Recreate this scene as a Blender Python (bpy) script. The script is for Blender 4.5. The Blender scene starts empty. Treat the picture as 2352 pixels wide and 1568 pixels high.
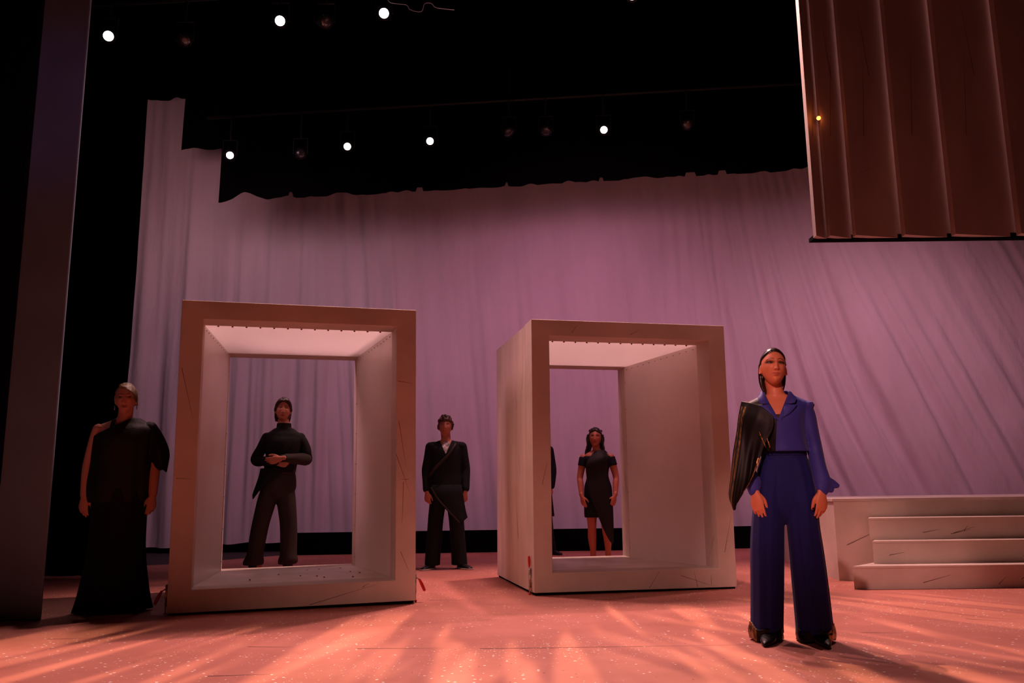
import bpy, bmesh, math, random
from mathutils import Vector, Matrix, Euler, noise
R = math.radians
PI = math.pi
random.seed(7)
S = bpy.context.scene
C = S.collection

# ---------------------------------------------------------------- camera
cam_d = bpy.data.cameras.new('camera')
cam_d.sensor_width = 36
cam_d.lens = 36 * 1951.41 / 2352
cam_d.clip_end = 200
cam = bpy.data.objects.new('camera', cam_d)
C.objects.link(cam)
_p, _r = 0.1746, -0.0113
_right = Vector((1, 0, 0)); _up = Vector((0, -math.sin(_p), math.cos(_p))); _fw = Vector((0, math.cos(_p), math.sin(_p)))
_ri = _right * math.cos(_r) + _up * math.sin(_r)
_u2 = -_right * math.sin(_r) + _up * math.cos(_r)
M = Matrix((( _ri.x, _u2.x, -_fw.x, 0), (_ri.y, _u2.y, -_fw.y, 0), (_ri.z, _u2.z, -_fw.z, 0.8687), (0, 0, 0, 1)))
cam.matrix_world = M
S.camera = cam
# ---------------------------------------------------------------- world, exposure
w = bpy.data.worlds.new('world'); S.world = w; w.use_nodes = True
w.node_tree.nodes['Background'].inputs[0].default_value = (0.5, 0.25, 0.3, 1)
w.node_tree.nodes['Background'].inputs[1].default_value = 0.0008
S.view_settings.view_transform = 'Standard'
S.view_settings.look = 'None'
S.view_settings.exposure = 0.0
S.view_settings.gamma = 1.0
S.view_settings.use_curve_mapping = False


def add_light(name, kind, loc, target, energy, color, size=0.3, angle=60, blend=0.6, size_y=None, gobo=None, parent=None):
    d = bpy.data.lights.new(name, kind)
    d.energy = energy; d.color = color
    if kind == 'SPOT':
        d.spot_size = R(angle); d.spot_blend = blend; d.shadow_soft_size = size
    elif kind == 'AREA':
        d.shape = 'RECTANGLE'; d.size = size; d.size_y = size_y or size
    else:
        d.shadow_soft_size = size
    if gobo:
        sc, lo, hi, base, seed = gobo
        d.use_nodes = True
        nt = d.node_tree; nd = nt.nodes; lk = nt.links
        em = nd['Emission']
        tc = nd.new('ShaderNodeTexCoord')
        mp = nd.new('ShaderNodeMapping'); mp.inputs['Location'].default_value = (seed, seed * .37, seed * 1.7)
        mp.inputs['Scale'].default_value = sc
        nz = nd.new('ShaderNodeTexNoise'); nz.inputs['Scale'].default_value = 1; nz.inputs['Detail'].default_value = 1.0
        mr = nd.new('ShaderNodeMapRange'); mr.inputs[1].default_value = lo; mr.inputs[2].default_value = hi
        mr.inputs[3].default_value = base; mr.inputs[4].default_value = 1
        lk.new(tc.outputs['Normal'], mp.inputs[0]); lk.new(mp.outputs[0], nz.inputs['Vector'])
        lk.new(nz.outputs[0], mr.inputs[0]); lk.new(mr.outputs[0], em.inputs['Strength'])
    o = bpy.data.objects.new(name, d); C.objects.link(o)
    o.location = loc
    o.rotation_euler = (Vector(target) - Vector(loc)).to_track_quat('-Z', 'Y').to_euler()
    return o


# stage lighting rig (unseen theatre lanterns and added fill spots; in-frame lanterns carry their own light further down)
PINK = (1.0, .50, .47); AMBER = (1.0, .58, .36); ROSE = (1.0, .45, .55)
add_light('top_wash_centre', 'SPOT', (0.9, 9.8, 7.2), (0.7, 6.0, 0), 1250, PINK, .12, 78, .6)
add_light('top_wash_left', 'SPOT', (-2.2, 9.0, 7.4), (-0.5, 5.0, 0), 900, PINK, .12, 46, .5)
add_light('top_wash_right', 'SPOT', (4.6, 9.4, 7.2), (3.6, 5.6, 0), 620, PINK, .12, 90, .6)
add_light('gobo_centre', 'SPOT', (0.3, 7.7, 7.0), (0.4, 3.9, 0), 1900, AMBER, .03, 46, .4, gobo=((34, 3, 1), .50, .56, 0, 3.1))
add_light('gobo_left', 'SPOT', (-1.5, 6.6, 6.9), (-2.2, 3.5, 0), 1300, AMBER, .03, 42, .4, gobo=((34, 2.5, 1), .51, .57, 0, 8.3))
add_light('gobo_right', 'SPOT', (1.1, 8.0, 7.0), (3.1, 4.6, 0), 1000, AMBER, .03, 44, .4, gobo=((36, 2.5, 1), .51, .57, 0, 5.3))
add_light('house_front_left', 'SPOT', (-5.0, -5.0, 6.0), (0.6, 7.0, 0.6), 110, (1.0, .17, .11), .25, 36, .8)
add_light('house_low_wash', 'SPOT', (-3.0, -5.0, 3.4), (0.2, 7.0, -1.0), 1100, (1.0, .46, .38), .2, 24, 1.0)
add_light('house_key', 'SPOT', (-2.2, -3.0, 5.6), (1.62, 5.15, 1.36), 2300, (1.0, .44, .40), .1, 12, .9)
add_light('side_gobo', 'SPOT', (-3.7, 6.3, 6.2), (0.1, 7.8, 1.7), 900, (1.0, .56, .42), .04, 24, .6, gobo=((16, 9, 4), .47, .56, .25, 2.2))
add_light('side_wash', 'SPOT', (-4.6, 8.4, 3.8), (1.0, 8.0, .6), 290, (.95, .42, .50), .5, 44, .8)
CYC = (.86, .32, .49)
add_light('cyc_wash_left', 'SPOT', (-3.6, 9.6, 5.2), (-3.8, 13.4, 2.6), 280, (.74, .38, .46), .8, 115, 1.0)
add_light('cyc_wash_mid', 'SPOT', (1.0, 9.6, 5.2), (1.3, 13.4, 1.7), 390, CYC, .8, 125, 1.0)
add_light('cyc_wash_right', 'SPOT', (6.0, 9.8, 5.0), (6.0, 13.4, 1.5), 420, (.88, .38, .48), .8, 118, 1.0)

add_light('cyc_top_left_fill', 'SPOT', (-5.0, 10.4, 5.6), (-5.7, 13.7, 6.0), 70, (.85, .40, .40), .5, 90, 1.0)  # extra spot added to lift the dark upper left of the backcloth
add_light('front_floor_fill', 'SPOT', (0.2, 9.3, 7.6), (0.4, 3.9, 0), 1150, PINK, .25, 92, .7)  # fill added to brighten the floor in front of the boxes
add_light('pilaster_wash', 'SPOT', (-1.4, 1.5, 4.6), (-3.6, 6.3, 3.9), 26, (.35, .3, 1.0), .1, 20, 1.0)

# ---------------------------------------------------------------- materials
def mat(name, color, rough=.7, metal=0, spec=.3, noise_s=None, noise_a=.15, bump=0, bump_s=40, stretch=(1, 1, 1), sheen=0, emit=None, detail=4, coat=0):
    m = bpy.data.materials.new(name); m.use_nodes = True
    nt = m.node_tree; nd = nt.nodes; lk = nt.links; b = nd['Principled BSDF']
    b.inputs['Base Color'].default_value = (*color, 1); b.inputs['Roughness'].default_value = rough
    b.inputs['Metallic'].default_value = metal; b.inputs['Specular IOR Level'].default_value = spec
    b.inputs['Sheen Weight'].default_value = sheen
    b.inputs['Coat Weight'].default_value = coat
    if emit:
        b.inputs['Emission Color'].default_value = (*emit[0], 1); b.inputs['Emission Strength'].default_value = emit[1]
    tc = nd.new('ShaderNodeTexCoord'); mp = nd.new('ShaderNodeMapping'); mp.inputs['Scale'].default_value = stretch
    lk.new(tc.outputs['Object'], mp.inputs[0])
    if noise_s:
        n = nd.new('ShaderNodeTexNoise'); n.inputs['Scale'].default_value = noise_s; n.inputs['Detail'].default_value = detail
        lk.new(mp.outputs[0], n.inputs['Vector'])
        r = nd.new('ShaderNodeValToRGB'); e = r.color_ramp.elements
        e[0].position = .3; e[1].position = .7
        e[0].color = (*[max(0, c * (1 - noise_a)) for c in color], 1); e[1].color = (*[min(1, c * (1 + noise_a)) for c in color], 1)
        lk.new(n.outputs[0], r.inputs[0]); lk.new(r.outputs[0], b.inputs['Base Color'])
    if bump:
        n2 = nd.new('ShaderNodeTexNoise'); n2.inputs['Scale'].default_value = bump_s; n2.inputs['Detail'].default_value = 3
        lk.new(mp.outputs[0], n2.inputs['Vector'])
        bp = nd.new('ShaderNodeBump'); bp.inputs['Strength'].default_value = bump; bp.inputs['Distance'].default_value = .02
        lk.new(n2.outputs[0], bp.inputs['Height']); lk.new(bp.outputs[0], b.inputs['Normal'])
    return m


def vcol_mat(name, rough=.55, spec=.3, sss=0, metal_attr=False, bump=0, bump_s=300):
    m = bpy.data.materials.new(name); m.use_nodes = True
    nt = m.node_tree; nd = nt.nodes; lk = nt.links; b = nd['Principled BSDF']
    a = nd.new('ShaderNodeAttribute'); a.attribute_name = 'Col'
    lk.new(a.outputs['Color'], b.inputs['Base Color'])
    b.inputs['Roughness'].default_value = rough; b.inputs['Specular IOR Level'].default_value = spec
    if sss:
        b.inputs['Subsurface Weight'].default_value = sss; b.inputs['Subsurface Scale'].default_value = .01
    if bump:
        n2 = nd.new('ShaderNodeTexNoise'); n2.inputs['Scale'].default_value = bump_s
        tc = nd.new('ShaderNodeTexCoord'); lk.new(tc.outputs['Object'], n2.inputs['Vector'])
        bp = nd.new('ShaderNodeBump'); bp.inputs['Strength'].default_value = bump; bp.inputs['Distance'].default_value = .005
        lk.new(n2.outputs[0], bp.inputs['Height']); lk.new(bp.outputs[0], b.inputs['Normal'])
    return m


def floor_mat():
    m = bpy.data.materials.new('painted_stage_floor'); m.use_nodes = True
    nt = m.node_tree; nd = nt.nodes; lk = nt.links; b = nd['Principled BSDF']
    tc = nd.new('ShaderNodeTexCoord')
    n = nd.new('ShaderNodeTexNoise'); n.inputs['Scale'].default_value = 1.1; n.inputs['Detail'].default_value = 6; n.inputs['Roughness'].default_value = .65
    lk.new(tc.outputs['Object'], n.inputs['Vector'])
    r = nd.new('ShaderNodeValToRGB'); e = r.color_ramp.elements
    e[0].position = .33; e[0].color = (.42, .155, .115, 1); e[1].position = .68; e[1].color = (.56, .225, .175, 1)
    lk.new(n.outputs[0], r.inputs[0])
    col = r.outputs[0]

    def flecks(scale, thr, keep, colr, prev, offset):
        mp = nd.new('ShaderNodeMapping'); mp.inputs['Location'].default_value = (offset, offset * 2, 0)
        lk.new(tc.outputs['Object'], mp.inputs[0])
        v = nd.new('ShaderNodeTexVoronoi'); v.inputs['Scale'].default_value = scale; lk.new(mp.outputs[0], v.inputs['Vector'])
        lt = nd.new('ShaderNodeMath'); lt.operation = 'LESS_THAN'; lt.inputs[1].default_value = thr; lk.new(v.outputs['Distance'], lt.inputs[0])
        sp = nd.new('ShaderNodeSeparateColor'); lk.new(v.outputs['Color'], sp.inputs[0])
        n3 = nd.new('ShaderNodeTexNoise'); n3.inputs['Scale'].default_value = 1.6; n3.inputs['Detail'].default_value = 2; lk.new(mp.outputs[0], n3.inputs['Vector'])
        mx = nd.new('ShaderNodeMath'); mx.operation = 'MULTIPLY_ADD'; mx.inputs[1].default_value = 1.6; mx.inputs[2].default_value = -.8
        lk.new(n3.outputs[0], mx.inputs[0])
        ad = nd.new('ShaderNodeMath'); ad.operation = 'ADD'; lk.new(sp.outputs[0], ad.inputs[0]); lk.new(mx.outputs[0], ad.inputs[1])
        gt = nd.new('ShaderNodeMath'); gt.operation = 'GREATER_THAN'; gt.inputs[1].default_value = keep; lk.new(ad.outputs[0], gt.inputs[0])
        mu = nd.new('ShaderNodeMath'); mu.operation = 'MULTIPLY'; lk.new(lt.outputs[0], mu.inputs[0]); lk.new(gt.outputs[0], mu.inputs[1])
        mc = nd.new('ShaderNodeMix'); mc.data_type = 'RGBA'
        lk.new(mu.outputs[0], mc.inputs[0]); lk.new(prev, mc.inputs[6]); mc.inputs[7].default_value = (*colr, 1)
        return mc.outputs[2]
    col = flecks(26, .19, .84, (.85, .8, .75), col, 0)
    col = flecks(60, .22, .92, (.82, .78, .72), col, 3.3)
    col = flecks(19, .10, .85, (.12, .06, .06), col, 7.7)
    lk.new(col, b.inputs['Base Color'])
    b.inputs['Roughness'].default_value = .62; b.inputs['Specular IOR Level'].default_value = .2
    return m


def cloth_mat(name, color, bump=.6, transl=0, stretch=(1, 1, .12), rough=.85, bs=9):
    m = mat(name, color, rough, spec=.15, noise_s=2.5, noise_a=.05, stretch=stretch)
    nt = m.node_tree; nd = nt.nodes; lk = nt.links; b = nd['Principled BSDF']
    tc = nd.new('ShaderNodeTexCoord')
    mp = nd.new('ShaderNodeMapping'); mp.inputs['Scale'].default_value = stretch; mp.inputs['Rotation'].default_value = (0, R(6), 0)
    lk.new(tc.outputs['Object'], mp.inputs[0])
    n1 = nd.new('ShaderNodeTexNoise'); n1.inputs['Scale'].default_value = bs; n1.inputs['Detail'].default_value = 5; n1.inputs['Roughness'].default_value = .6
    lk.new(mp.outputs[0], n1.inputs['Vector'])
    bp = nd.new('ShaderNodeBump'); bp.inputs['Strength'].default_value = bump; bp.inputs['Distance'].default_value = .06
    lk.new(n1.outputs[0], bp.inputs['Height']); lk.new(bp.outputs[0], b.inputs['Normal'])
    return m


def translucent_mat(name, color, t=.7):
    m = bpy.data.materials.new(name); m.use_nodes = True
    nt = m.node_tree; nd = nt.nodes; lk = nt.links
    b = nd['Principled BSDF']; b.inputs['Base Color'].default_value = (*color, 1); b.inputs['Roughness'].default_value = .35
    tr = nd.new('ShaderNodeBsdfTranslucent'); tr.inputs[0].default_value = (*color, 1)
    mx = nd.new('ShaderNodeMixShader'); mx.inputs[0].default_value = t
    lk.new(b.outputs[0], mx.inputs[1]); lk.new(tr.outputs[0], mx.inputs[2])
    lk.new(mx.outputs[0], nd['Material Output'].inputs[0])
    return m


MT = dict(
    floor=floor_mat(),
    wood=mat('cream_scumbled_paint', (.62, .54, .47), .62, noise_s=1.6, noise_a=.16, bump=.12, bump_s=60, detail=7),
    side=mat('streaked_cream_paint', (.64, .55, .48), .6, noise_s=4, noise_a=.16, bump=.12, bump_s=60, stretch=(1, 1, .16), detail=8),
    lining=mat('pale_panel_laminate', (.76, .70, .66), .32, spec=.4, noise_s=1.2, noise_a=.08),
    deck=mat('mottled_box_floor', (.68, .60, .56), .4, spec=.4, noise_s=2.2, noise_a=.2, detail=3),
    top=translucent_mat('white_translucent_sheet', (.84, .80, .80), .50),
    dark=mat('black_trim', (.0018, .0018, .0018), .9, spec=.03),
    scratch=mat('dark_scratch', (.12, .07, .06), .8),
    cyc=cloth_mat('cyclorama_muslin', (.66, .58, .66), .42, stretch=(1, 1, .30), bs=4.5),
    black=cloth_mat('black_velour', (.0018, .0018, .002), .3, rough=1.0),
    grey=mat('grey_pilaster_paint', (.19, .26, .36), .7, noise_s=2, noise_a=.1),
    louvre=mat('brown_louvre_paint', (.44, .36, .345), .5, noise_s=3, noise_a=.15, stretch=(1, 1, .3)),
    steel=mat('zinc_steel', (.5, .45, .38), .35, metal=.9),
    red=mat('red_vinyl_grip', (.5, .004, .004), .35, spec=.5),
    can=mat('black_lantern_body', (.012, .012, .013), .5, metal=.3),
    lens=mat('lit_lens', (1, 1, 1), .3, emit=((1, .97, .9), 6)),
    glass=mat('dark_lens_glass', (.03, .025, .03), .15, spec=.6),
    amber=mat('amber_gleam_bead', (1, .3, .05), .3, emit=((1, .22, .04), 6)),  # glows in place of a gleam of light on the louvred panel
    dgrey=mat('dark_backstage_floor', (.05, .04, .045), .8),
)


# ---------------------------------------------------------------- object helpers
def link_mesh(name, bm, m, parent=None, smooth=False, loc=None, rot=None):
    me = bpy.data.meshes.new(name)
    bmesh.ops.recalc_face_normals(bm, faces=bm.faces)
    bm.to_mesh(me); bm.free()
    for x in (m if isinstance(m, (list, tuple)) else [m]):
        me.materials.append(x)
    if smooth:
        me.polygons.foreach_set('use_smooth', [True] * len(me.polygons))
    o = bpy.data.objects.new(name, me); C.objects.link(o)
    if parent: o.parent = parent
    if loc: o.location = loc
    if rot: o.rotation_euler = rot
    return o


def thing(name, label, cat, loc=(0, 0, 0), rot=(0, 0, 0), group=None):
    o = bpy.data.objects.new(name, None); C.objects.link(o)
    o.empty_display_size = .1
    o.location = loc; o.rotation_euler = rot
    o['label'] = label; o['category'] = cat
    if group: o['group'] = group
    return o


def tag(o, label, cat, group=None, kind=None):
    if label: o['label'] = label
    if cat: o['category'] = cat
    if group: o['group'] = group
    if kind: o['kind'] = kind
    return o


def box(bm, x0, x1, y0, y1, z0, z1, mi=0):
    vs = [bm.verts.new((x, y, z)) for x in (x0, x1) for y in (y0, y1) for z in (z0, z1)]
    for f in ((0, 1, 3, 2), (4, 6, 7, 5), (0, 4, 5, 1), (2, 3, 7, 6), (0, 2, 6, 4), (1, 5, 7, 3)):
        fc = bm.faces.new([vs[i] for i in f]); fc.material_index = mi


def hexa(bm, pts, mi=0):
    """8 points: bottom ring of 4 then top ring of 4"""
    v = [bm.verts.new(p) for p in pts]
    for f in ((3, 2, 1, 0), (4, 5, 6, 7), (0, 1, 5, 4), (1, 2, 6, 5), (2, 3, 7, 6), (3, 0, 4, 7)):
        bm.faces.new([v[i] for i in f]).material_index = mi


def bevel(bm, w=.004):
    bmesh.ops.remove_doubles(bm, verts=bm.verts, dist=1e-5)
    bmesh.ops.bevel(bm, geom=[e for e in bm.edges if e.is_manifold and e.calc_face_angle(0) > .5], offset=w, segments=1, affect='EDGES', clamp_overlap=True)


def loft(bm, rings, cap=True, mi=0, closed=True):
    vr = [[bm.verts.new(p) for p in r] for r in rings]
    n = len(rings[0])
    for a, b in zip(vr, vr[1:]):
        for i in range(n if closed else n - 1):
            j = (i + 1) % n
            bm.faces.new((a[i], a[j], b[j], b[i])).material_index = mi
    if cap and closed:
        for r, rv in ((vr[0], True), (vr[-1], False)):
            c = Vector((0, 0, 0))
            for v in r: c += v.co
            cv = bm.verts.new(c / n)
            for i in range(n):
                j = (i + 1) % n
                bm.faces.new((cv, r[j], r[i]) if rv else (cv, r[i], r[j])).material_index = mi


def spline(keys, n):
    """Catmull-Rom through tuples of floats"""
    out = []
    m = len(keys)
    for k in range(n):
        t = k / (n - 1) * (m - 1)
        i = min(int(t), m - 2); u = t - i
        p0 = keys[max(i - 1, 0)]; p1 = keys[i]; p2 = keys[i + 1]; p3 = keys[min(i + 2, m - 1)]
        out.append(tuple(.5 * (2 * b + (c - a) * u + (2 * a - 5 * b + 4 * c - d) * u * u + (3 * b - a - 3 * c + d) * u ** 3) for a, b, c, d in zip(p0, p1, p2, p3)))
    return out


def zloft(bm, keys, n=24, seg=40, fold=None, power=2.0, cap=True, mi=0):
    """keys: (z, cx, cy, rx, ry); fold(theta, t) multiplies the radius"""
    rings = []
    ks = spline(keys, n)
    for k, (z, cx, cy, rx, ry) in enumerate(ks):
        ring = []
        for i in range(seg):
            a = 2 * PI * i / seg
            c, s = math.cos(a), math.sin(a)
            e = 2 / power
            x = math.copysign(abs(c) ** e, c); y = math.copysign(abs(s) ** e, s)
            q = fold(a, k / (n - 1)) if fold else 1
            ring.append(Vector((cx + rx * x * q, cy + ry * y * q, z)))
        rings.append(ring)
    loft(bm, rings, cap, mi)


def tube(bm, keys, n=16, seg=14, side=(1, 0, 0), mi=0, round_ends=True, fold=None):
    """keys: (x,y,z,ra,rb): ra along 'side', rb perpendicular"""
    ks = spline(keys, n)
    P = [Vector(k[:3]) for k in ks]
    rings = []
    sd = Vector(side)
    for k in range(n):
        d = (P[min(k + 1, n - 1)] - P[max(k - 1, 0)]).normalized()
        a = (sd - d * sd.dot(d)).normalized(); b = d.cross(a)
        ra, rb = ks[k][3], ks[k][4]
        def ring(c, q):
            return [c + (a * math.cos(t) * ra + b * math.sin(t) * rb) * q * (fold(t, k / (n - 1)) if fold else 1) for t in (2 * PI * i / seg for i in range(seg))]
        r = max(ra, rb)
        if k == 0 and round_ends:
            rings.append(ring(P[0] - d * r * .75, .45)); rings.append(ring(P[0] - d * r * .4, .85))
        rings.append(ring(P[k], 1))
        if k == n - 1 and round_ends:
            rings.append(ring(P[k] + d * r * .4, .85)); rings.append(ring(P[k] + d * r * .75, .45))
    loft(bm, rings, True, mi)


def ball(bm, c, r, mi=0, u=16, v=10, rot=None):
    r = (r, r, r) if not isinstance(r, (tuple, list)) else r
    mt = Matrix.Translation(c) @ (rot.to_matrix().to_4x4() if rot else Matrix()) @ Matrix.Diagonal((*r, 1))
    g = bmesh.ops.create_uvsphere(bm, u_segments=u, v_segments=v, radius=1, matrix=mt)
    for vv in g['verts']:
        for f in vv.link_faces: f.material_index = mi


def remesh(bm, voxel, smooth=4, fac=.5):
    """fuse overlapping closed pieces to one continuous surface; returns a mesh datablock"""
    me = bpy.data.meshes.new('tmp')
    bmesh.ops.recalc_face_normals(bm, faces=bm.faces)
    bm.to_mesh(me); bm.free()
    o = bpy.data.objects.new('tmp', me); C.objects.link(o)
    md = o.modifiers.new('r', 'REMESH'); md.mode = 'VOXEL'; md.voxel_size = voxel; md.adaptivity = 0
    if smooth:
        sm = o.modifiers.new('s', 'SMOOTH'); sm.factor = fac; sm.iterations = smooth
    dg = bpy.context.evaluated_depsgraph_get()
    dg.update()
    out = bpy.data.meshes.new_from_object(o.evaluated_get(dg))
    bpy.data.objects.remove(o); bpy.data.meshes.remove(me)
    return out


def mesh_obj(name, me, m, parent, colfn=None, smooth=True):
    me.name = name
    me.materials.clear()
    for x in (m if isinstance(m, (list, tuple)) else [m]):
        me.materials.append(x)
    if smooth:
        me.polygons.foreach_set('use_smooth', [True] * len(me.polygons))
    if colfn:
        at = me.color_attributes.new('Col', 'FLOAT_COLOR', 'POINT')
        buf = []
        for v in me.vertices:
            buf += [*colfn(v.co), 1.0]
        at.data.foreach_set('color', buf)
    o = bpy.data.objects.new(name, me); C.objects.link(o)
    if parent: o.parent = parent
    return o


def g2(x, z, cx, cz, sx, sz):
    return math.exp(-((x - cx) / sx) ** 2 - ((z - cz) / sz) ** 2)


# ================================================================= SETTING
def struct(name, bm, m, smooth=False):
    return tag(link_mesh(name, bm, m, smooth=smooth), None, None, kind='structure')


bm = bmesh.new()
pts = [(-9, -9), (11, -9), (11, 13.9), (3.5, 13.02), (-0.4, 12.86), (-3.4, 12.5), (-4.4, 11.2), (-6.2, 10.1), (-9, 9.9)]
vs = [bm.verts.new((x, y, 0)) for x, y in pts]; bm.faces.new(vs)
ext = bmesh.ops.extrude_face_region(bm, geom=bm.faces[:])
for v in [g for g in ext['geom'] if isinstance(g, bmesh.types.BMVert)]: v.co.z = -.012
# long hairline cracks and marks lying in the paint
rs = random.Random(3)
for (x, y, l, a) in [(-1.55, 5.15, .28, -.12), (-.9, 5.05, .5, -.05), (-.2, 5.0, 1.6, .02), (-1.5, 4.35, .3, .1), (2.1, 5.4, .25, -.1), (3.0, 5.9, .3, -.6), (3.15, 4.9, .2, -.3), (-2.9, 5.5, .3, .0), (1.9, 6.9, .25, -.2), (-.7, 7.2, .35, .05)]:
    d = Vector((math.cos(a), math.sin(a), 0)); nn = Vector((-d.y, d.x, 0)) * .004
    p = Vector((x, y, .0012)); q = p + d * l
    f = bm.faces.new([bm.verts.new(k) for k in (p - nn, q - nn * .3, q + nn * .3, p + nn)]); f.material_index = 1
struct('floor', bm, [MT['floor'], MT['scratch']])
bm = bmesh.new(); box(bm, -14, 14, -10, 18, -.09, -.03)
struct('floor', bm, MT['dgrey'])
# black stage house
bm = bmesh.new(); box(bm, -10, 14, 16.2, 16.4, -.03, 12)
struct('wall_back', bm, MT['black'])
bm = bmesh.new(); box(bm, -10.2, -10, 5, 16.4, -.03, 12)
struct('wall_left', bm, MT['black'])
bm = bmesh.new(); box(bm, 13.8, 14, 5, 16.4, -.03, 12)
struct('wall_right', bm, MT['black'])
bm = bmesh.new(); box(bm, -10.2, 14, 5, 16.4, 12, 12.2)
struct('ceiling', bm, MT['black'])

# low black masking along the back of the deck
bm = bmesh.new()
hexa(bm, [(-3.32, 12.56, 0), (10.6, 13.30, 0), (10.6, 13.34, 0), (-3.32, 12.62, 0), (-3.32, 12.56, .312), (10.6, 13.30, .33), (10.6, 13.34, .33), (-3.32, 12.62, .312)])
tag(link_mesh('masking_board', bm, MT['dark']), 'long low black masking board under the bottom edge of the lit backcloth', 'masking board')


# ---------------------------------------------------------------- cyclorama
def fold_y(x, z):
    lean = 0.0
    if x > 2.5: lean = min(.45, (x - 2.5) * .14)
    elif x > -3: lean = .08
    u = x + lean * (z - 1.2)
    amp = .085 if x < -1.6 else (.038 if x < 3.0 else .07)
    amp *= .45 + .9 * math.exp(-((z - 1.9) / 2.2) ** 2)
    f = noise.noise(Vector((u * 2.3, z * .13, 0))) * 1.5
    f += noise.noise(Vector((u * 5.5, z * .22, 5))) * .95
    f += noise.noise(Vector((u * 12, z * .35, 9))) * .34
    f += noise.noise(Vector((u * 1.1 - z * .9, z * 1.2 + u * .5, 13))) * .25
    return amp * f


bm = bmesh.new()
NX, NZ = 620, 150
x0, x1 = -6.26, 10.2
grid = []
for j in range(NZ + 1):
    row = []
    for i in range(NX + 1):
        x = x0 + (x1 - x0) * i / NX
        zb = .06 + .025 * noise.noise(Vector((x * 3, 0, 4))) + (.05 if x > -5 else 0) + (.12 if x > -3.3 else 0)
        z = zb + (8.2 - zb) * (j / NZ) ** 1.25
        row.append(bm.verts.new((x, 13.75 + fold_y(x, z), z)))
    grid.append(row)
for j in range(NZ):
    for i in range(NX):
        bm.faces.new((grid[j][i], grid[j][i + 1], grid[j + 1][i + 1], grid[j + 1][i]))
cyc = link_mesh('backcloth', bm, MT['cyc'], smooth=True)
tag(cyc, 'huge wrinkled pale backcloth glowing mauve across the rear of the stage', 'backcloth')


def drape(name, label, x0, x1, y0, y1, zb, zt, seed, amp=.05, wave=.05, nx=160, group=None, vert_edge=0, slope=0):
    bm = bmesh.new(); g = []
    for j in range(13):
        row = []
        for i in range(nx + 1):
            t = i / nx; x = x0 + (x1 - x0) * t; y = y0 + (y1 - y0) * t
            f = noise.noise(Vector((x * 2.2, seed, 0))) * amp + noise.noise(Vector((x * 6, seed, 3))) * amp * .4
            # scalloped hem: short lifted notches between flatter runs
            nn = noise.noise(Vector((x * 2.1, seed + 9, 0)))
            hem = zb + slope * (x - x0) + wave * (.9 * max(0, nn) ** 1.5 * 2 + .55 * max(0, noise.noise(Vector((x * 5.2, seed + 4, 1)))) - .1)
            if noise.noise(Vector((x * 4.0, seed + 2, 7))) > .33: hem += wave * .55
            z = hem + (zt - hem) * j / 12
            row.append(bm.verts.new((x + vert_edge * math.sin(z * 1.1 + seed) * (1 - t), y + f, z)))
        g.append(row)
    for j in range(12):
        for i in range(nx):
            bm.faces.new((g[j][i], g[j][i + 1], g[j + 1][i + 1], g[j + 1][i]))
    ext = bmesh.ops.solidify(bm, geom=bm.faces[:], thickness=.012)
    return tag(link_mesh(name, bm, MT['black'], smooth=True), label, 'stage curtain', group)


drape('border_curtain', 'wide black overhead curtain whose scalloped hem cuts across the lit backcloth', -4.41, 9.0, 12.2, 12.2, 5.20, 9, 1.3, slope=.046, wave=.11, nx=700, vert_edge=.03)
drape('border_curtain', 'short black curtain step hanging above the left end of the wide curtain', -5.21, 9.0, 12.8, 12.7, 6.28, 9, 4.3, wave=.09, nx=500, vert_edge=.03)
drape('border_curtain', 'highest black curtain closing off the top left corner of the backcloth', -6.6, 9.0, 13.05, 13.2, 7.27, 9.2, 9.1, wave=.1, nx=400)
drape('leg_curtain', 'tall black side curtain between the grey pilaster and the backcloth', -8.8, -4.37, 9.5, 9.5, .02, 9, 2.2, amp=.09, wave=.01)

# grey pilaster and black portal wing beside it
bm = bmesh.new(); box(bm, -3.762, -3.388, 6.3, 6.325, 0, 9); bevel(bm, .006)
tag(link_mesh('pilaster', bm, MT['grey']), 'tall plain grey pilaster rising out of frame at the far left', 'pilaster')
bm = bmesh.new(); hexa(bm, [(-9, 5.3, 0), (-3.764, 6.25, 0), (-3.764, 6.31, 0), (-9, 5.5, 0), (-9, 5.3, 9), (-3.764, 6.25, 9), (-3.764, 6.31, 9), (-9, 5.5, 9)])
tag(link_mesh('portal_wing', bm, MT['black']), 'black portal wing filling the left edge outside the grey pilaster', 'stage wing')

# hanging louvred panel, upper right
pn = thing('louvred_panel', 'hanging brown panel of overlapping vertical boards, upper right above the steps', 'hanging panel', (2.3, 6.2, 2.74))
edges = [0.0, .105, .30, .672, 1.05, 1.545, 2.02, 2.5]
for i in range(len(edges) - 1):
    bm = bmesh.new()
    a, b = edges[i], edges[i + 1]
    y = -.03 * i * .0
    # each board is set at a slight angle so that its left edge stands proud of the board before it
    hexa(bm, [(a, y - .035, 0), (b + .02, y + .06, 0), (b + .02, y + .09, 0), (a, y + .03, 0),
              (a, y - .035, 5.2), (b + .02, y + .06, 5.2), (b + .02, y + .09, 5.2), (a, y + .03, 5.2)])
    for (fx, z0, z1, lean) in [(.35, .8, 1.5, .06), (.6, 1.3, 1.9, -.05), (.2, .5, .62, .3)][:(i % 3) + 1]:
        xx = a + (b - a) * fx; yy = y - .036 + .075 * fx
        p = Vector((xx, yy - .001, z0)); q = Vector((xx + lean, yy - .001 + lean * .2, z1))
        bm.faces.new([bm.verts.new(k) for k in (p, p + Vector((.004, 0, 0)), q + Vector((.001, 0, 0)), q)]).material_index = 1
    link_mesh('board', bm, [MT['louvre'], MT['scratch']], pn)
bm = bmesh.new(); box(bm, .01, 2.5, .05, .155, .0, .03)
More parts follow.
